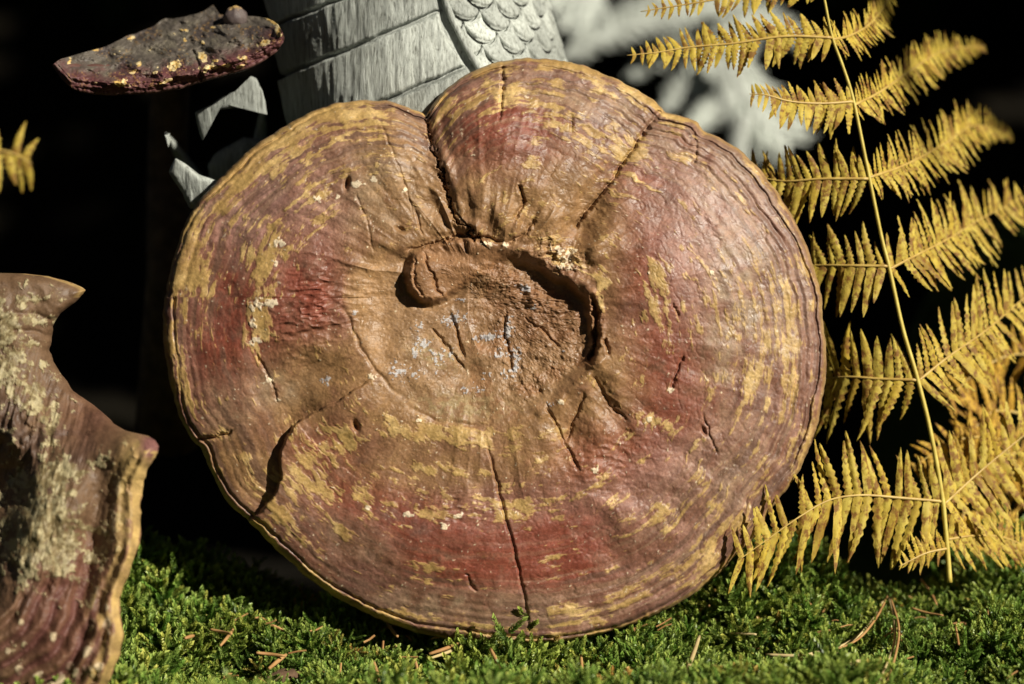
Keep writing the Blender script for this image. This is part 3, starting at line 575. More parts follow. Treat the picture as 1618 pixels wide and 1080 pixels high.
# ------------------------------------------------------------------ closed lens-like solids for carved wood
def lens(name, out, cx, cy, d, thick, mat, amp=2, seed=1, tilt=(0, 0), nth=160, nt=26):
    X, Y, T, R = polar(out, cx, cy, nth, nt, .8, 1.0, seed)
    H = thick * np.sqrt(np.clip(1 - T ** 3, 0, 1)) + amp * fbm(X / 16, Y / 40, seed + 5, 4) * ss(1, .9, T)
    tl = (X - cx) * tilt[0] + (Y - cy) * tilt[1]
    F = PN(X, Y, (-H + tl) * MM + d); B = PN(X, Y, (thick * .6 * np.sqrt(np.clip(1 - T ** 3, 0, 1)) + tl) * MM + d)
    V = np.concatenate([F, B[::-1][1:]], 0)
    return mesh_np(name, V.reshape(-1, 3), grid_faces(V.shape[0], nth, True)[:, ::-1], mat)

# neck of the carving, 3 cm behind the fungus
def neck_lr(y): return np.interp(y, [-120, 0, 100, 200, 420], [405, 425, 441, 458, 480]), np.interp(y, [-120, 0, 100, 200, 420], [835, 862, 893, 925, 980])
ND = .105
def neck_pt(x, y, lift=0.):
    """point on the rounded neck seen at (x, y); lift in pixels along the surface normal"""
    l, r = neck_lr(y); c = (l + r) / 2; w_ = (r - l) / 2; s = np.clip((x - c) / w_, -1, 1); co = np.sqrt(1 - s * s)
    return PN(x + s * lift, y, ND - (w_ * co + co * lift) * MM)
def build_carving():
    root = thing('dragon_carving', P(680, 420, .12), 'weathered grey wooden carving with belly plates and overlapping fish-like scales, behind the big fungus', 'wood carving')
    yy = np.linspace(-120, 420, 90); a = np.linspace(0, 2 * math.pi, 120, endpoint=False); l, r = neck_lr(yy)
    Yn = yy[:, None] + 0 * a[None]; c = ((l + r) / 2)[:, None]; w_ = ((r - l) / 2 - 9)[:, None]
    wob = 2.5 * fbm(np.cos(a)[None] * 3 + Yn / 90, Yn / 60 + np.sin(a)[None] * 2, 401, 3)
    V = PN(c + (w_ + wob) * np.sin(a)[None], Yn, ND - (w_ + wob) * np.cos(a)[None] * MM)
    child('neck', mesh_np('neck', V.reshape(-1, 3), grid_faces(90, 120, True), M_WOOD), root)
    # belly plates
    cs = [-185, -100, -18, 66, 172, 280]; div = lambda y: np.interp(y, [-60, 0, 30, 75, 100, 160, 300], [690, 700, 712, 735, 750, 785, 840])
    for k in range(len(cs) - 1):
        nx, ny = 130, 46; V = np.zeros((ny, nx, 3)); uu = np.linspace(0, 1, nx); vv = np.linspace(0, 1, ny)
        for j, v_ in enumerate(vv):
            x = 426 + 10 + uu * (800 - 436)
            ytop = cs[k] - .42 * (x - 580) + 1.5 * fbm(x / 14, x * 0 + k, 411, 3); ybot = cs[k + 1] - .42 * (x - 580) - 3 + 1.5 * fbm(x / 14, x * 0 + k + 1, 411, 3)
            y = ytop + (ybot - ytop) * v_; lim = div(y); l_, _ = neck_lr(y)
            x2 = (l_ + 1.5) + uu * (lim - l_ - 1.5)
            ytop = cs[k] - .42 * (x2 - 580) + 1.5 * fbm(x2 / 14, x2 * 0 + k, 411, 3); ybot = cs[k + 1] - .42 * (x2 - 580) - 3 + 1.5 * fbm(x2 / 14, x2 * 0 + k + 1, 411, 3)
            y = ytop + (ybot - ytop) * v_
            edge = min(1, v_ / .05, (1 - v_) / .05); ue = np.minimum(1, (1 - uu) / .03)
            lift = (11 - 7 * v_) * np.minimum(edge, ue) ** .5 - 6 * (1 - np.minimum(edge, ue)) + 1.6 * fbm(x2 / 30, y / 60, 413 + k, 3) + .9 * fbm(x2 / 6, y / 60, 417 + k, 2) - .8 * np.exp(-(fbm(x2 / 12, y / 120, 420 + k, 3) / .06) ** 2)
            V[j] = neck_pt(x2, y, lift)
        child('belly_plate', mesh_np('belly_plate', V.reshape(-1, 3), grid_faces(ny, nx), M_WOOD), root)
    # scales: each a closed shield with rounded lower edge, set side by side with open grooves
    n = 0; W, Hh = 56., 30.; A = Hh * .93
    fa = lambda u_: np.sqrt(np.clip(1 - (2 * u_ / W) ** 2, 0, 1))
    for row in range(-7, 11):
        for colm in range(-3, 10):
            s0 = colm * W + (row % 2) * W / 2 - 40; y0 = row * Hh
            nu, nv = 17, 11; uu = np.linspace(-.5, .5, nu) * (W - 4); vv = np.linspace(0, 1, nv)[:, None]
            yb = -A * fa(uu); yt = Hh - A * fa(np.abs(uu) - W / 2)
            lo = yb + 2.0; hi = np.maximum(yt - 2.0, lo + .2); vy = -(lo + (hi - lo) * vv)           # down is positive
            ed = np.minimum(np.minimum((vy * -1 - lo), (hi + vy)), (W / 2 - np.abs(uu))[None] * 1.0) ; ed = np.clip(ed / 5., 0, 1)
            lift = -3. + 5.6 * ed ** .6 + 3.5 * (1 - vv) * ed - 3. * (uu / 28) ** 2 + .9 * fbm(uu[None] / 5 + row * 7, vy / 16 + colm * 5, 431, 3)
            sx = s0 + uu[None] - .20 * vy - .2 * y0 + 0 * vv; yy_ = y0 + vy + .30 * sx
            l_, r_ = neck_lr(yy_); c = (l_ + r_) / 2; w_ = (r_ - l_) / 2; th = sx / w_ + .33
            if th.mean() > 1.75 or yy_.mean() < -110 or yy_.mean() > 250: continue
            x = c + w_ * np.sin(th); lim = div(yy_) + 5
            if (x.max() < lim.mean() + 8): continue
            x = np.maximum(x, lim); s_ = (x - c) / w_; co = np.where(th > math.pi / 2, -1, 1) * np.sqrt(np.clip(1 - s_ ** 2, 0, 1))
            V = PN(x + s_ * lift, yy_, ND - (w_ * co + co * lift) * MM); B = PN(x - s_ * 9, yy_, ND - (w_ * co - co * 9) * MM)
            per = [(0, q) for q in range(nu)] + [(q, nu - 1) for q in range(1, nv)] + [(nv - 1, q) for q in range(nu - 2, -1, -1)] + [(q, 0) for q in range(nv - 2, 0, -1)]
            Vs = np.concatenate([V.reshape(-1, 3), np.array([B[q] for q in per])]); F = grid_faces(nv, nu).tolist(); b = nv * nu; m = len(per)
            F += [[per[q][0] * nu + per[q][1], per[(q + 1) % m][0] * nu + per[(q + 1) % m][1], b + (q + 1) % m, b + q] for q in range(m)]
            child('scale', mesh_np('scale', Vs, np.array(F), M_WOOD), root); n += 1
    print('scales', n)
    # border ridge between plates and scales
    ys = np.linspace(-60, 200, 30); pts = [tuple(neck_pt(np.float64(div(y_) + 2), y_, 2.5)) for y_ in ys]
    child('seam_ridge', tube_mesh('seam_ridge', pts, 5.5 * MM, M_WOOD, 8), root)
    # claws left of the neck
    cl = thing('carved_claw', P(380, 420, .14), 'pale grey carved wooden talons curving out of the dark below the shelf-like fungus', 'wood carving')
    for out, c_, dd, tk, tl in (
        ([(395, 119), (407, 125), (416, 145), (423, 182), (405, 176), (388, 171), (367, 170), (345, 174), (333, 190), (320, 223), (312, 200), (308, 176), (330, 167), (350, 153), (380, 140), (392, 130)], (352, 163), .052, 11, (0, .3)),
        ([(260, 213), (268, 210), (269, 222), (266, 232), (262, 222)], (265, 219), .055, 4, (0, 0)),
        ([(277, 249), (292, 258), (315, 275), (345, 286), (380, 300), (360, 330), (300, 330), (285, 300), (266, 272)], (305, 287), .045, 14, (-.2, .3)),
        ([(328, 262), (342, 240), (365, 228), (385, 216), (420, 222), (440, 260), (410, 300), (360, 300), (332, 285)], (380, 262), .125, 18, (0, .2))):
        child('claw', lens('claw', out, c_[0], c_[1], dd, tk, M_WOOD, 2, 40 + len(out), tl), cl)
    for pts in ([P(404, 150, .058), P(415, 175, .11), P(400, 300, .15), P(380, 420, .16)], [P(265.5, 216, .057), P(268, 220, .13), P(340, 330, .17)]):
        c_ = catmull([tuple(p) for p in pts], 5); child('toe', tube_mesh('toe', [tuple(p) for p in c_], [min(.008, .0005 + .0011 * max(0, i - 4)) for i in range(len(c_))], M_WOOD, 10), cl)
build_carving()

# blurred carved wing farther back
def build_wing():
    root = thing('wing_carving', P(1150, 420, .62), 'blurred pale wooden carving with splayed feathers, behind the upper tips of the yellow frond', 'wood carving')
    D = .60
    def feather(pts, w0, d=D):
        w0 = w0 * 1.75; d = d + .2
        pts = catmull(pts, 6); n = len(pts); P3 = [P(x, y, d) for x, y in pts]
        sc = (D0 + d) / D0 * MM
        rad = [w0 * .5 * sc * (0.35 + .65 * math.sin(math.pi * min(.98, .12 + .8 * i / n))) for i in range(n)]
        V, F = tube(P3, [r_ * .35 for r_ in rad], 6); rs = random.Random(len(V) + int(w0))
        for i in range(1, n - 1):
            tan = (P3[i + 1] - P3[i - 1]).normalized(); sd_ = tan.cross(FW).normalized()
            for q in range(5):
                b0 = P3[i].lerp(P3[i + 1], q / 5)
                for sg in (-1, 1):
                    e_ = b0 + (sd_ * sg * rs.uniform(.7, 1.5) + tan * rs.uniform(.6, 1.4) + FW * rs.uniform(-.3, .3)) * rad[i]
                    v2, f2 = tube([b0, b0.lerp(e_, .55) - FW * .002, e_], [rad[i] * .16, rad[i] * .13, rad[i] * .03], 4); o_ = len(V)
                    V += v2; F += [tuple(a_ + o_ for a_ in f_) for f_ in f2]
        fm_ = bpy.data.meshes.new('feather'); fm_.from_pydata(V, [], F); fm_.materials.append(M_WING); fm_.update(); child('feather', fm_, root)
    for pts, w_, d in (([(885, 92), (940, 62), (1000, 34), (1080, 18), (1180, 2)], 30, .55), ([(937, -20), (935, 20), (925, 60)], 24, .58), ([(985, 122), (1030, 95), (1080, 62)], 20, .6), ([(1040, 175), (1085, 140), (1135, 95), (1180, 40)], 34, .58),
                       ([(1150, 70), (1170, 130), (1200, 180), (1245, 222)], 46, .55), ([(1000, 20), (1060, -5), (1120, -30)], 34, .62), ([(880, 50), (905, 20), (930, -20)], 26, .66), ([(1080, 215), (1110, 185), (1140, 160)], 22, .72), ([(868, 20), (880, -5)], 30, .6),
                       ([(1120, 60), (1190, 30), (1260, 60)], 24, .66), ([(960, 150), (990, 170), (1040, 190)], 16, .75)):
        feather(pts, w_, d)
    child('wing_arm', tube_mesh('wing_arm', [P(x, y, d) for x, y, d in ((1170, 190, .72), (1160, 300, .76), (1150, 420, .76), (1150, 640, .8))], [.006, .012, .02, .03], M_WOOD, 12), root)
build_wing()

# ------------------------------------------------------------------ ferns
def leaflet_mesh(q):
    rs = random.Random(50 + q); n = 16; V = []; lob = q >= 3
    bend = rs.uniform(-.12, .12); droop = rs.uniform(-.05, .26); wmax = rs.uniform(.082, .098) if not lob else rs.uniform(.075, .09); fold = rs.uniform(.15, .4)
    curl = rs.uniform(-.45, .45)
    for i in range(n + 1):
        t = i / n
        w_ = wmax * (min(1, .8 + t * 1.5)) * (1 - t ** 3.2) ** .7 * (1 - .25 * t)
        if lob: w_ *= (1.0 + .38 * (1 if i % 2 else -.7) * (1 - .5 * t)) * rs.uniform(.85, 1.1)
        else: w_ *= 1 + .10 * rs.uniform(-1, 1)
        w_ = max(w_, .004); cy = bend * t * t; cz = -droop * t * t
        ca, sa = math.cos(curl * t), math.sin(curl * t)
        for u_ in (-1, -.55, 0, .55, 1):
            yy = u_ * w_; zz = -abs(u_) ** 1.5 * w_ * fold + (.02 * rs.uniform(-1, 1) if abs(u_) == 1 else 0) + (.012 if u_ == 0 else 0)
            V.append((t, cy + yy * ca - zz * sa, cz + yy * sa + zz * ca))
    me = mesh_np('leaflet', np.array(V), grid_faces(n + 1, 5), None)
    return me
LEAF = {}
LOBN = 4
for mname, m in (('a', M_LEAF), ('b', M_LEAF2)):
    LEAF[mname] = []
    for q in range(9):
        me = leaflet_mesh(q); me.materials.append(m); LEAF[mname].append(me)
def fern(root, rachis, pinnae, mk='a', limit=300, stalk_r=4.2, rs=random.Random(9)):
    r3 = catmull([tuple(P(x, y, d)) for x, y, d in rachis], 6); m = len(r3)
    child('stalk', tube_mesh('stalk', r3, [stalk_r * MM * (.45 + .55 * i / m) for i in range(m)], M_STALK, 8), root)
    todo = []
    for pin in pinnae:
        pts = catmull(pin['p'], 8); d3 = [P(*p) for p in pts]; n = len(d3)
        po = child('pinna', tube_mesh('pinna', d3, [2.6 * MM * (1 - .75 * i / n) for i in range(n)], M_RIB, 6), root)
        L = np.r_[0, np.cumsum([(d3[i + 1] - d3[i]).length for i in range(n - 1)])]; tot = L[-1]; sp = pin['sp'] * MM
        s = sp * .5; k = 0
        while s < tot * .985:
            i = min(int(np.searchsorted(L, s)), n - 1); i = max(i, 1); f = (s - L[i - 1]) / max(1e-9, L[i] - L[i - 1]); pos = d3[i - 1].lerp(d3[i], f)
            t = s / tot; tan = (d3[min(i + 1, n - 1)] - d3[max(i - 2, 0)]).normalized()
            for side in (1, -1):
                base = pin['up'] if side == 1 else pin['dn']
                if base == 0: continue
                env = np.interp(t, [0, .08, .25, .6, .85, 1], pin.get('env', [.7, .9, 1, .9, .55, .22]))
                ln = base * env * rs.uniform(.74, 1.12)
                if rs.random() < pin.get('miss', .035): continue
                nrm = (-FW + UP * rs.uniform(-.25, .35) + RT * rs.uniform(-.35, .35)).normalized(); nrm = (nrm - tan * nrm.dot(tan)).normalized()
                out = nrm.cross(tan) ; out = out if out.dot(UP) * side > 0 else -out
                aa = math.radians(pin.get('aup', 78) if side == 1 else pin.get('adn', 74)) + rs.uniform(-.15, .15)
                aa *= (1 - .25 * max(0, t - .6))
                dr = (tan * math.cos(aa) + out * math.sin(aa) + nrm * rs.uniform(-.22, .22)).normalized()
                hv = pin.get('rise' if side == 1 else 'hang')
                if hv: dr = (RT * (hv[0] + rs.uniform(-.19, .19)) - UP * hv[1] - FW * rs.uniform(-.2, .3) + tan * .12).normalized()
                z = (nrm - dr * nrm.dot(dr)).normalized(); y = z.cross(dr)
                mm = Matrix((dr, y, z)).transposed().to_4x4(); mm.translation = pos - root.location
                wk = pin.get('w', 1.0) * 1.2 * rs.uniform(.8, 1.15) * (60 / max(ln, 18)) ** .35
                mm = mm @ Matrix.Diagonal((ln * MM, ln * MM * wk, ln * MM, 1))
                pool = LEAF[mk]; me = pool[rs.randrange(3, 9)] if rs.random() < max(.5, pin.get('lob', .12)) else pool[rs.randrange(0, 3)]
                todo.append((ln, po, mm, me))
            s += sp * rs.uniform(.9, 1.1); k += 1
    todo.sort(key=lambda q: -q[0])
    for ln, po, mm, me in todo[:limit]:
        o = link('leaflet', me, po); o.matrix_basis = mm
    rest = todo[limit:]
    if rest:
        Vs, Fs, off = [], [], 0
        for ln, po, mm, me in rest:
            co = np.empty(len(me.vertices) * 3, np.float32); me.vertices.foreach_get('co', co); co = co.reshape(-1, 3); M = np.array(mm)
            Vs.append(co @ M[:3, :3].T + M[:3, 3]); Fs.append(grid_faces(17, 5) + off); off += len(co)
        link('leaflets', mesh_np('leaflets', np.concatenate(Vs), np.concatenate(Fs), M_LEAFJ if mk == 'a' else M_LEAF2J), root, kind='stuff')
    print('fern leaflets', len(todo))
# leaflet noise is in the leaflet's own unit space: the joined rest uses metres, so tiny difference only
f1 = thing('bracken_frond', P(1500, 900, .035), 'tall yellow bracken frond with a pale arching stalk, right of the big fungus', 'fern')
rach = [(1296, -40, .03), (1303, 0, .03), (1315, 58, .032), (1332, 105, .034), (1349, 160, .035), (1370, 262, .036), (1392, 370, .037), (1405, 422, .037), (1426, 517, .037), (1448, 592, .037), (1470, 680, .037), (1489, 786, .037), (1497, 868, .036), (1501, 920, .035)]
pin = [
 dict(rise=(-.32, -1), hang=(-.14, 1), p=[(1298, -22, .03), (1200, -12, .03), (1100, 4, .03), (1012, 18, .03)], sp=12.5, w=1.25, up=30, dn=36, lob=.0),
 dict(rise=(-.32, -1), hang=(-.14, 1), p=[(1315, 59, .032), (1240, 57, .03), (1160, 68, .03), (1090, 74, .03), (1040, 82, .028), (991, 87, .025)], sp=12, w=1.25, up=48, dn=56, lob=0, env=[.7, .85, 1, .85, .5, .2]),
 dict(rise=(-.32, -1), hang=(-.14, 1), p=[(1349, 160, .035), (1300, 163, .03), (1250, 160, .025), (1212, 150, .02), (1184, 148, .02)], sp=10.5, w=1.2, up=40, dn=56, env=[.8, 1, 1, .8, .6, .35], lob=0),
 dict(rise=(-.10, -1), hang=(-.14, 1), p=[(1372, 282, .036), (1300, 282, .038), (1230, 285, .045), (1160, 268, .055)], sp=15, up=62, dn=74, env=[.7, .95, 1, .95, .8, .5], lob=.03),
 dict(rise=(-.10, -1), hang=(-.14, 1), p=[(1403, 420, .037), (1340, 419, .04), (1280, 419, .05), (1210, 425, .06)], sp=17, up=68, dn=84, env=[.7, .95, 1, .95, .8, .5], lob=.05, miss=.05),
 dict(rise=(-.10, -1), hang=(-.14, 1), p=[(1448, 600, .037), (1390, 598, .04), (1340, 595, .045), (1290, 600, .06), (1230, 610, .07)], sp=18, up=90, dn=108, env=[.75, .95, 1, .95, .8, .5], lob=.15, miss=.03),
 dict(rise=(-.10, -1), hang=(-.14, 1), p=[(1490, 792, .037), (1420, 786, .032), (1360, 782, .026), (1310, 790, .022), (1265, 815, .016), (1215, 850, .011), (1168, 884, .006)], sp=17.5, w=.92, up=100, dn=122, env=[.85, .95, 1, .88, .7, .5], lob=.4, aup=84, adn=58),
 dict(rise=(-.20, -1), hang=(.62, .9), p=[(1316, 62, .032), (1345, 55, .05), (1380, 32, .08), (1415, -20, .12)], sp=11.5, up=38, dn=46, lob=0),
 dict(rise=(-.20, -1), hang=(.62, .9), p=[(1349, 166, .035), (1390, 145, .06), (1440, 110, .10), (1490, 80, .15), (1557, 72, .2)], sp=11.5, up=44, dn=52, lob=0),
 dict(rise=(-.20, -1), hang=(.62, .9), p=[(1374, 280, .036), (1430, 260, .06), (1490, 228, .1), (1540, 198, .15), (1600, 212, .2)], sp=13, up=58, dn=62, lob=.02),
 dict(rise=(-.20, -1), hang=(.62, .9), p=[(1405, 425, .037), (1447, 403, .05), (1500, 376, .08), (1550, 345, .12), (1640, 300, .16)], sp=16, up=78, dn=84, lob=.06),
 dict(rise=(-.20, -1), hang=(.62, .9), p=[(1450, 602, .037), (1500, 562, .05), (1560, 520, .07), (1620, 470, .1), (1680, 440, .12)], sp=18, up=92, dn=96, lob=.12),
 dict(rise=(-.20, -1), hang=(.62, .9), p=[(1491, 797, .037), (1540, 752, .05), (1600, 702, .06), (1680, 640, .08)], sp=19, up=100, dn=110, lob=.3),
]
pin += [dict(rise=(-.2, -1), hang=(-.3, .9), p=[(1498, 866, .036), (1462, 874, .03), (1420, 895, .024)], sp=11, up=46, dn=30, lob=.8),
        dict(rise=(-.1, -1), hang=(.5, .9), p=[(1497, 852, .036), (1540, 846, .045), (1590, 850, .06), (1650, 880, .07)], sp=13, up=74, dn=70, lob=.7)]
fern(f1, rach, pin, 'a', 300)
f2 = thing('bracken_frond', P(1600, 925, .15), 'blurred golden-brown bracken frond drooping in the lower right corner behind the yellow one', 'fern')
fern(f2, [(1680, 520, .13), (1640, 620, .13), (1600, 720, .14), (1580, 820, .14), (1600, 925, .15)],
     [dict(p=[(1660, 570, .13), (1600, 560, .13), (1540, 590, .12), (1490, 640, .1)], sp=17, up=70, dn=80, lob=.4),
      dict(p=[(1625, 655, .13), (1570, 650, .12), (1530, 690, .11), (1500, 740, .1)], sp=15, up=60, dn=80, lob=.5),
      dict(p=[(1605, 715, .14), (1560, 740, .13), (1530, 790, .12), (1510, 860, .11)], sp=14, up=60, dn=70, lob=.5),
      dict(p=[(1585, 800, .14), (1550, 850, .14), (1530, 900, .13)], sp=13, up=60, dn=60, lob=.5),
      dict(p=[(1590, 740, .15), (1640, 760, .16), (1700, 830, .16)], sp=14, up=70, dn=80, lob=.5),
      dict(p=[(1583, 825, .15), (1630, 870, .15), (1700, 930, .14)], sp=13, up=60, dn=70, lob=.5),
      dict(p=[(1640, 640, .16), (1700, 620, .17), (1760, 600, .18)], sp=14, up=60, dn=60, lob=.5),
      dict(p=[(1600, 880, .13), (1560, 900, .12), (1500, 935, .11)], sp=12, up=60, dn=40, lob=.5),
      dict(p=[(1605, 700, .12), (1550, 690, .10), (1500, 700, .09), (1440, 740, .085)], sp=15, up=60, dn=90, lob=.5),
      dict(p=[(1595, 870, .13), (1640, 890, .13), (1700, 940, .13)], sp=12, up=70, dn=60, lob=.5),
      dict(p=[(1584, 850, .15), (1540, 900, .16), (1480, 930, .16)], sp=14, up=45, dn=30, lob=.5)], 'b', 300, 3.5, random.Random(12))
f3 = thing('bracken_frond', P(-90, 1150, -.11), 'blurred yellow bracken tip at the left picture edge, above the folded brown fungus', 'fern')
fern(f3, [(-90, 120, -.13), (-80, 240, -.13), (-70, 420, -.12), (-90, 1150, -.11)],
     [dict(p=[(-82, 238, -.13), (-30, 236, -.13), (15, 240, -.13), (50, 258, -.13)], sp=15, up=62, dn=62, lob=1, w=1.3, rise=(.1, -1), hang=(.1, 1), env=[.8, 1, 1, .95, .8, .5])], 'a', 300, 3.5, random.Random(3))

# ------------------------------------------------------------------ moss
def moss_shoot(q):
    rs = random.Random(700 + q); V = []; F = []; tip = []
    H = 1.0; lean = rs.uniform(-.25, .25), rs.uniform(-.25, .25)
    def stem(t): return Vector((lean[0] * t * t, lean[1] * t * t, t * H))
    def leaf(p, d, up, L, W, tv):
        s_ = d.cross(up); s_ = s_.normalized() if s_.length > 1e-5 else Vector((1, 0, 0))
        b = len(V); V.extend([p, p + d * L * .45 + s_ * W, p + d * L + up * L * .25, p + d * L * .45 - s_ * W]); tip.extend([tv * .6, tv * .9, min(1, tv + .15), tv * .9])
        F.append((b, b + 1, b + 2, b + 3))
    def shoot(p0, d0, L, n, tb):
        d = d0.normalized(); cur = p0.copy(); up = Vector((0, 0, 1))
        for i in range(n):
            t = i / n; d = (d + Vector((rs.uniform(-.06, .06), rs.uniform(-.06, .06), .02))).normalized(); cur = cur + d * (L / n)
            a0 = rs.uniform(0, 6.28); e1 = d.orthogonal().normalized(); e2 = d.cross(e1)
            for k in range(3):
                a = a0 + k * 2.094; o = (e1 * math.cos(a) + e2 * math.sin(a)); ld = (o * .75 + d * .75).normalized()
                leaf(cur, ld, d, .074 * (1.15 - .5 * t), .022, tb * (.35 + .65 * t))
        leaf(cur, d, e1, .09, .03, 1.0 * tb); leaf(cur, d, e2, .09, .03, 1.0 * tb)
    shoot(Vector((0, 0, 0)), Vector((lean[0], lean[1], 1)), 1.0, 26, 1.0)
    nb = rs.randint(7, 10)
    for i in range(nb):
        t = .28 + .58 * i / nb; a = i * 2.4 + rs.uniform(-.4, .4); o = Vector((math.cos(a), math.sin(a), rs.uniform(.45, 1.0)))
        shoot(Vector((lean[0] * t * .9, lean[1] * t * .9, t)), o, .42 * (1.15 - .6 * t) + rs.uniform(-.05, .08), 11, .9)
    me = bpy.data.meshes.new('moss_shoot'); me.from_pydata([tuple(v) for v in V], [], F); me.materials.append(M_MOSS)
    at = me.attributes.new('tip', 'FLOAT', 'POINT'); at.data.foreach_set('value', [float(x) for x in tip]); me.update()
    return me
def build_moss():
    pool = [bpy.data.objects.new('moss_shoot_source', moss_shoot(q)) for q in range(6)]
    src = bpy.data.collections.new('moss_sources')
    for o in pool: src.objects.link(o)
    N = 15000; xs = RNG.uniform(-.46, .46, N); ys = RNG.uniform(-.19, CREST + .05, N)
    z = ground_h(xs, ys)
    sz = RNG.uniform(.014, .034, N) * (1 + .35 * fbm(xs * 14, ys * 14, 501, 2)) 
    # a few bright tall leading shoots that stand out in the photograph
    sp = [(522, 985, .030), (905 - 95, 1030, .024), (828, 1026, .011), (440, 1040, .02), (240, 935, .024), (285, 935, .024), (1395, 905, .022), (1460, 905, .024), (640, 1040, .022), (560, 1030, .02), (1110, 960, .018), (960, 1040, .022), (1235, 980, .02)]
    ex = []
    for px, py, s_ in sp:
        d = P(px, py, 0) - CAM; k = -(CAM.z + .004) / d.z; q = CAM + d * k; ex.append((q.x, q.y, s_))
    ex = np.array(ex); xs = np.r_[xs, ex[:, 0]]; ys = np.r_[ys, ex[:, 1]]; sz = np.r_[sz, ex[:, 2]]; z = ground_h(xs, ys) - .003
    keep = np.ones(len(xs), bool)
    V = np.stack([xs, ys, z], -1)[keep]; n = len(V)
    me = bpy.data.meshes.new('moss'); me.vertices.add(n); me.vertices.foreach_set('co', V.astype(np.float32).ravel())
    def attr(nm, ty, data, key='value'):
        a = me.attributes.new(nm, ty, 'POINT'); a.data.foreach_set(key, np.asarray(data, np.float32).ravel())
    rot = np.stack([RNG.normal(0, .38, n) - .05, RNG.normal(0, .38, n), RNG.uniform(0, 6.28, n)], -1); rot[-len(sp):, :2] *= .2
    attr('rot', 'FLOAT_VECTOR', rot, 'vector'); attr('sz', 'FLOAT', sz)
    a = me.attributes.new('idx', 'INT', 'POINT'); a.data.foreach_set('value', RNG.randint(0, 6, n).astype(np.int32)); me.update()
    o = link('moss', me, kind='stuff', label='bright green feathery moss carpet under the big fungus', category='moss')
    ng = bpy.data.node_groups.new('moss_growth', 'GeometryNodeTree')
    ng.interface.new_socket('Geometry', in_out='INPUT', socket_type='NodeSocketGeometry'); ng.interface.new_socket('Geometry', in_out='OUTPUT', socket_type='NodeSocketGeometry')
    gi = ng.nodes.new('NodeGroupInput'); go = ng.nodes.new('NodeGroupOutput'); ci = ng.nodes.new('GeometryNodeCollectionInfo'); ci.inputs['Collection'].default_value = src
    ci.inputs['Separate Children'].default_value = True; ci.inputs['Reset Children'].default_value = True
    ip = ng.nodes.new('GeometryNodeInstanceOnPoints'); ip.inputs['Pick Instance'].default_value = True
    def na(nm, ty):
        q = ng.nodes.new('GeometryNodeInputNamedAttribute'); q.data_type = ty; q.inputs['Name'].default_value = nm; return q.outputs[0]
    L = ng.links.new; L(gi.outputs[0], ip.inputs['Points']); L(ci.outputs[0], ip.inputs['Instance'])
    e2r = ng.nodes.new('FunctionNodeEulerToRotation'); L(na('rot', 'FLOAT_VECTOR'), e2r.inputs[0]); L(e2r.outputs[0], ip.inputs['Rotation'])
    L(na('sz', 'FLOAT'), ip.inputs['Scale']); L(na('idx', 'INT'), ip.inputs['Instance Index']); L(ip.outputs[0], go.inputs[0])
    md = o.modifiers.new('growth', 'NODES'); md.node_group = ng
build_moss()

# ------------------------------------------------------------------ needles, twigs and scraps on the moss
def on_moss(px, py, lift=.008):
    d = P(px, py, 0) - CAM; z = 0.0
    for _ in range(6):
        k = (z - CAM.z) / d.z; q = CAM + d * k; z = float(ground_h(q.x, q.y)) + lift
    return Vector((q.x, q.y, z))
def needle(pts, r, mat, label, cat='pine needle', group=None, lift=.026, name='pine_needle'):
    p3 = [on_moss(x, y, lift) for x, y in pts]; zm = sum(p.z for p in p3) / len(p3)
    for p, (x, y) in zip(p3, pts):       # lie straight across the shoots
        d = P(x, y, 0) - CAM; z = zm + (p.z - zm) * .15 + .001 * math.sin(x); q = CAM + d * ((z - CAM.z) / d.z); p.x, p.y, p.z = q.x, q.y, q.z
    c = catmull([tuple(p) for p in p3], 5); n = len(c)
    root_loc = Vector(c[0]); me = tube_mesh(name, c, [r * .72 * MM * (.5 + .5 * math.sin(math.pi * (.15 + .8 * i / n))) for i in range(n)], mat, 6)
    me.transform(Matrix.Translation(-root_loc)); o = link(name, me, None, label=label, category=cat); o.location = root_loc
    if group: o['group'] = group
G = 'dry needles lying on the moss'
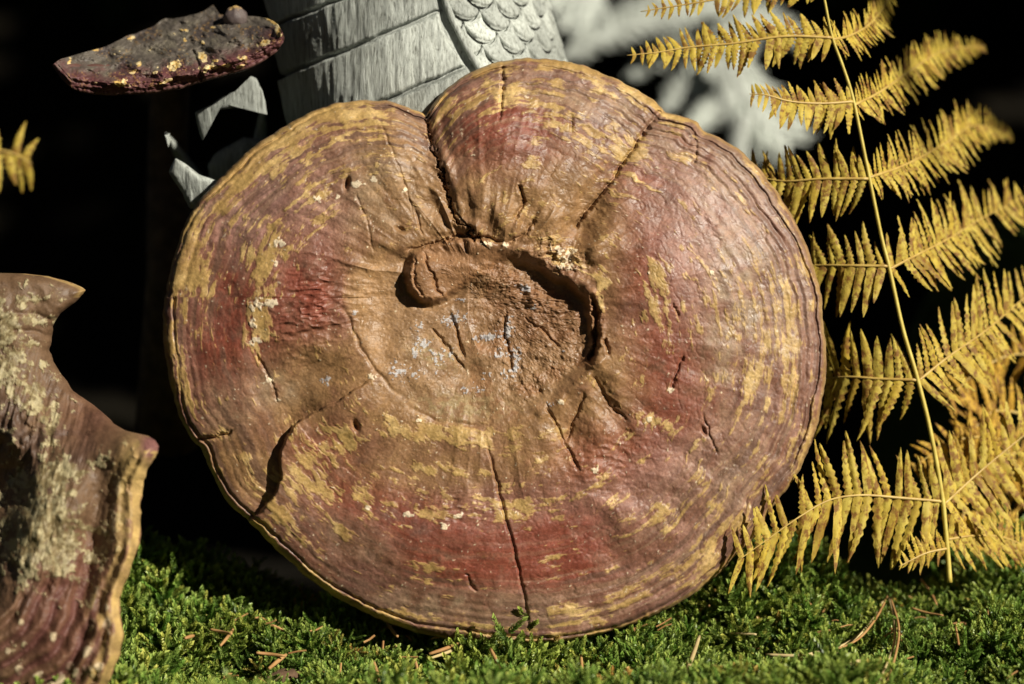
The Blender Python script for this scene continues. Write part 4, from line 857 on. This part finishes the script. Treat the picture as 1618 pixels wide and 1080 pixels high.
for pts, r, mat, lb in (
    ([(1398, 945), (1375, 985), (1335, 1018), (1270, 1035)], 4, M_NEEDLE2, 'long bent tan needle running down left from the needle fork at the right'),
    ([(1402, 942), (1385, 975), (1355, 1010), (1310, 1030)], 3, M_NEEDLE, 'brown needle beside the long bent tan one in the needle fork'),
    ([(1405, 945), (1413, 980), (1412, 1020), (1390, 1075)], 3.4, M_NEEDLE2, 'long thin needle hanging straight down from the needle fork at the right'),
    ([(1407, 944), (1420, 990), (1416, 1030), (1402, 1078)], 3.2, M_NEEDLE, 'rightmost brown needle of the needle fork at the right'),
    ([(1210, 1034), (1270, 1036), (1330, 1032)], 4, M_NEEDLE2, 'straight pale needle lying flat across the moss under the fork'),
    ([(1365, 1042), (1320, 1055), (1280, 1075)], 5, M_NEEDLE2, 'thick blurred straw-coloured stem at the lower right'),
    ([(1105, 1005), (1095, 1035), (1078, 1078)], 5, M_NEEDLE2, 'upright tan twig at the bottom edge below the right half of the big fungus'),
    ([(1155, 1000), (1175, 1001), (1195, 1002)], 3.4, M_NEEDLE2, 'short pale yellow needle on moss below the fern tip'),
    ([(1150, 945), (1154, 970)], 3.4, M_NEEDLE, 'short upright red-brown needle just right of the big fungus foot'),
    ([(1260, 975), (1280, 955), (1285, 985)], 3, M_NEEDLE2, 'small crooked straw scrap below the drooping leaflets'),
    ([(1455, 915), (1470, 935), (1480, 955)], 3.2, M_NEEDLE, 'brown needle under the base of the yellow frond'),
    ([(1510, 990), (1515, 1018)], 3, M_NEEDLE, 'short needle sticking up at far right of the moss'),
    ([(332, 994), (350, 998), (366, 1001)], 4, M_NEEDLE, 'orange-brown needle on sunlit moss, left end of the crossed pair'),
    ([(370, 992), (358, 1008), (348, 1020)], 4, M_NEEDLE, 'orange-brown needle slanting across its neighbour on the left moss'),
    ([(405, 1031), (425, 1033), (450, 1036)], 4, M_NEEDLE, 'brown needle lying flat in front, at the lower left'),
    ([(452, 1034), (438, 1045), (425, 1056)], 5, M_NEEDLE, 'thick blurred brown needle tip at the lower left'),
    ([(612, 985), (622, 998), (628, 1005)], 4.5, M_NEEDLE, 'short red-brown needle leaning at the lower edge of the big fungus'),
    ([(678, 1033), (705, 1024), (728, 1014)], 4.5, M_NEEDLE, 'red-brown needle of the pair lying under the big fungus'),
    ([(682, 1039), (708, 1030), (732, 1018)], 4, M_NEEDLE2, 'pale needle of the pair lying under the big fungus'),
    ([(775, 1025), (785, 1045), (792, 1055)], 4.5, M_NEEDLE, 'red-brown needle poking out below the long crack of the big fungus'),
    ([(590, 1045), (596, 1065), (600, 1078)], 5, M_NEEDLE, 'upright rusty needle at the bottom edge, left of centre'),
    ([(918, 1035), (920, 1062)], 4, M_NEEDLE, 'short upright rusty needle at the bottom edge, right of centre'),
    ([(655, 1040), (660, 1060)], 4, M_NEEDLE, 'dark red-brown needle between moss shoots at bottom centre'),
    ([(292, 1008), (306, 1004)], 4.5, M_NEEDLE, 'tiny orange scrap of needle at the left of the moss'),
    ([(1440, 960), (1465, 968), (1490, 972)], 3, M_NEEDLE, 'thin brown needle right of the needle fork')):
    needle(pts, r, mat, lb, group=G)
rn = random.Random(77); V = []; F = []
for k in range(110):
    x = rn.uniform(180, 1600); y = rn.uniform(940, 1075); y = max(y, 935 + 100 * math.exp(-((x - 800) / 260) ** 2)); a = rn.uniform(-.6, .6) + (1.4 if rn.random() < .25 else 0); L = rn.uniform(8, 30)
    p = on_moss(x, y, rn.uniform(.014, .024)); q = p + RT * L * MM * math.cos(a) + Vector((0, 1, 0)) * L * MM * math.sin(a) + Vector((0, 0, rn.uniform(-.004, .004)))
    v2, f2 = tube([p, p.lerp(q, .5) + Vector((0, 0, rn.uniform(-.0006, .0012))), q], [rn.uniform(.9, 2.0) * MM] * 3, 5); o_ = len(V); V += v2; F += [tuple(a_ + o_ for a_ in f_) for f_ in f2]
me = bpy.data.meshes.new('needle_litter'); me.from_pydata(V, [], F); me.materials.append(M_NEEDLE); me.update(); link('needle_litter', me, kind='stuff')
def scrap(px, py, ln, wd, ang, mat, label, name, cat):
    p = on_moss(px, py, .013); c, s = math.cos(ang), math.sin(ang)
    us = np.linspace(-1, 1, 22)[:, None]; vs = np.linspace(-1, 1, 9)[None]
    w_ = np.sqrt(np.clip(1 - us ** 2, 0.02, 1)) * (1 + .2 * fbm(us * 3, us * 0 + px, 601, 2))
    lx = us * ln + 0 * vs; ly = vs * wd * w_; lz = .25 * wd * (1 - vs ** 2) * 1.6 + .15 * wd * fbm(lx * 300, ly * 300, 602, 2) - .05 * ln * us ** 2
    V = np.stack([lx * c - ly * s, lx * s + ly * c, lz], -1); B = V.copy(); B[..., 2] -= .0012
    full = np.concatenate([V, B[:, ::-1]], 1); me = mesh_np(name, full.reshape(-1, 3), grid_faces(22, 18, True), mat)
    o = link(name, me, None, label=label, category=cat); o.location = p; o.rotation_euler = (.5, 0, 0)
scrap(1152, 912, .010, .004, -.6, M_NEEDLE2, 'pale dry leaf sliver leaning on the lower right edge of the big fungus', 'leaf_scrap', 'dead leaf')
scrap(450, 1066, .009, .004, .3, M_BARK, 'brown blurred bark scrap in the foreground moss at the lower left', 'bark_scrap', 'bark')

# ------------------------------------------------------------------ unseen leaf canopy added to shade the surroundings, holes cut along chosen sun rays
def build_shade_canopy():
    poi = [np.array(P(x, y, d)) for x, y, d in ((250, 300, 0), (400, 150, 0), (600, 100, .05), (800, 60, .05), (1000, 150, 0), (1300, 400, 0), (1300, 100, .05), (1500, 100, .15), (1600, 300, .15), (1620, 500, .1), (1600, 900, .1), (1300, 900, 0),
            (900, 900, 0), (500, 900, 0), (200, 900, 0), (0, 1000, 0), (50, 600, 0), (150, 750, 0), (100, 60, .08), (300, 60, .1), (450, 0, .1), (800, -40, .08), (300, 1075, -.05), (800, 1075, -.05), (1300, 1075, -.05), (1600, 1075, -.05), (260, 500, 0), (1000, 60, .6), (1200, 150, .6), (900, 60, .6), (700, 500, 0), (1000, 600, 0), (0, 220, -.13), (-40, 260, -.13), (40, 200, -.13), (30, 280, -.13), (1180, -20, .6))]
    n = 15000; R_ = 3.6
    d = RNG.normal(size=(n, 3)); d /= np.linalg.norm(d, axis=1)[:, None]; d[:, 2] = abs(d[:, 2])
    p = d * (R_ + RNG.uniform(-.4, .4, n))[:, None] * np.array([1, 1, .8]); p[:, 1] += .3
    S = np.array(SUN); dist = np.full(n, 9.)
    for q in poi:
        v = p - q; al = v @ S; pr = v - al[:, None] * S; dist = np.minimum(dist, np.where(al > 0, np.linalg.norm(pr, axis=1), 9))
    flo = [np.array((a_, b_, -.42)) for a_ in (-.7, -.55, -.4, -.25, -.1) for b_ in (.9, 1.1, 1.3, 1.6, 2.0)]; df = np.full(n, 9.)
    for q in flo:
        v = p - q; al = v @ S; df = np.minimum(df, np.linalg.norm(v - al[:, None] * S, axis=1))
    dw = np.full(n, 9.)
    for q in [np.array(P(x_, y_, .8)) for x_ in (880, 960, 1050, 1150, 1250) for y_ in (-30, 60, 140, 220)]:
        v = p - q; al = v @ S; dw = np.minimum(dw, np.linalg.norm(v - al[:, None] * S, axis=1))
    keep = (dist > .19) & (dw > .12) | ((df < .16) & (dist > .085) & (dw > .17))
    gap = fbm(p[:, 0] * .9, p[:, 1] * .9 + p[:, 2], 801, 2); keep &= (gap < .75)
    p = p[keep]; n = len(p); Vs = []; Fs = []
    a = RNG.normal(size=(n, 3)); a /= np.linalg.norm(a, axis=1)[:, None]; b = np.cross(a, RNG.normal(size=(n, 3))); b /= np.linalg.norm(b, axis=1)[:, None]
    sz = RNG.uniform(.10, .17, n)[:, None]
    V = np.stack([p - a * sz, p + b * sz * .6 - a * sz * .2, p + b * sz * .45 + a * sz * .5, p + a * sz, p - b * sz * .45 + a * sz * .5, p - b * sz * .6 - a * sz * .2], 1)
    i = np.arange(n)[:, None] * 6; F = np.concatenate([i + [0, 1, 2, 5], i + [2, 3, 4, 5]], 0)
    link('added_shade_canopy', mesh_np('added_shade_canopy', V.reshape(-1, 3), F, M_SHADE_CANOPY, None, False), kind='stuff')
build_shade_canopy()
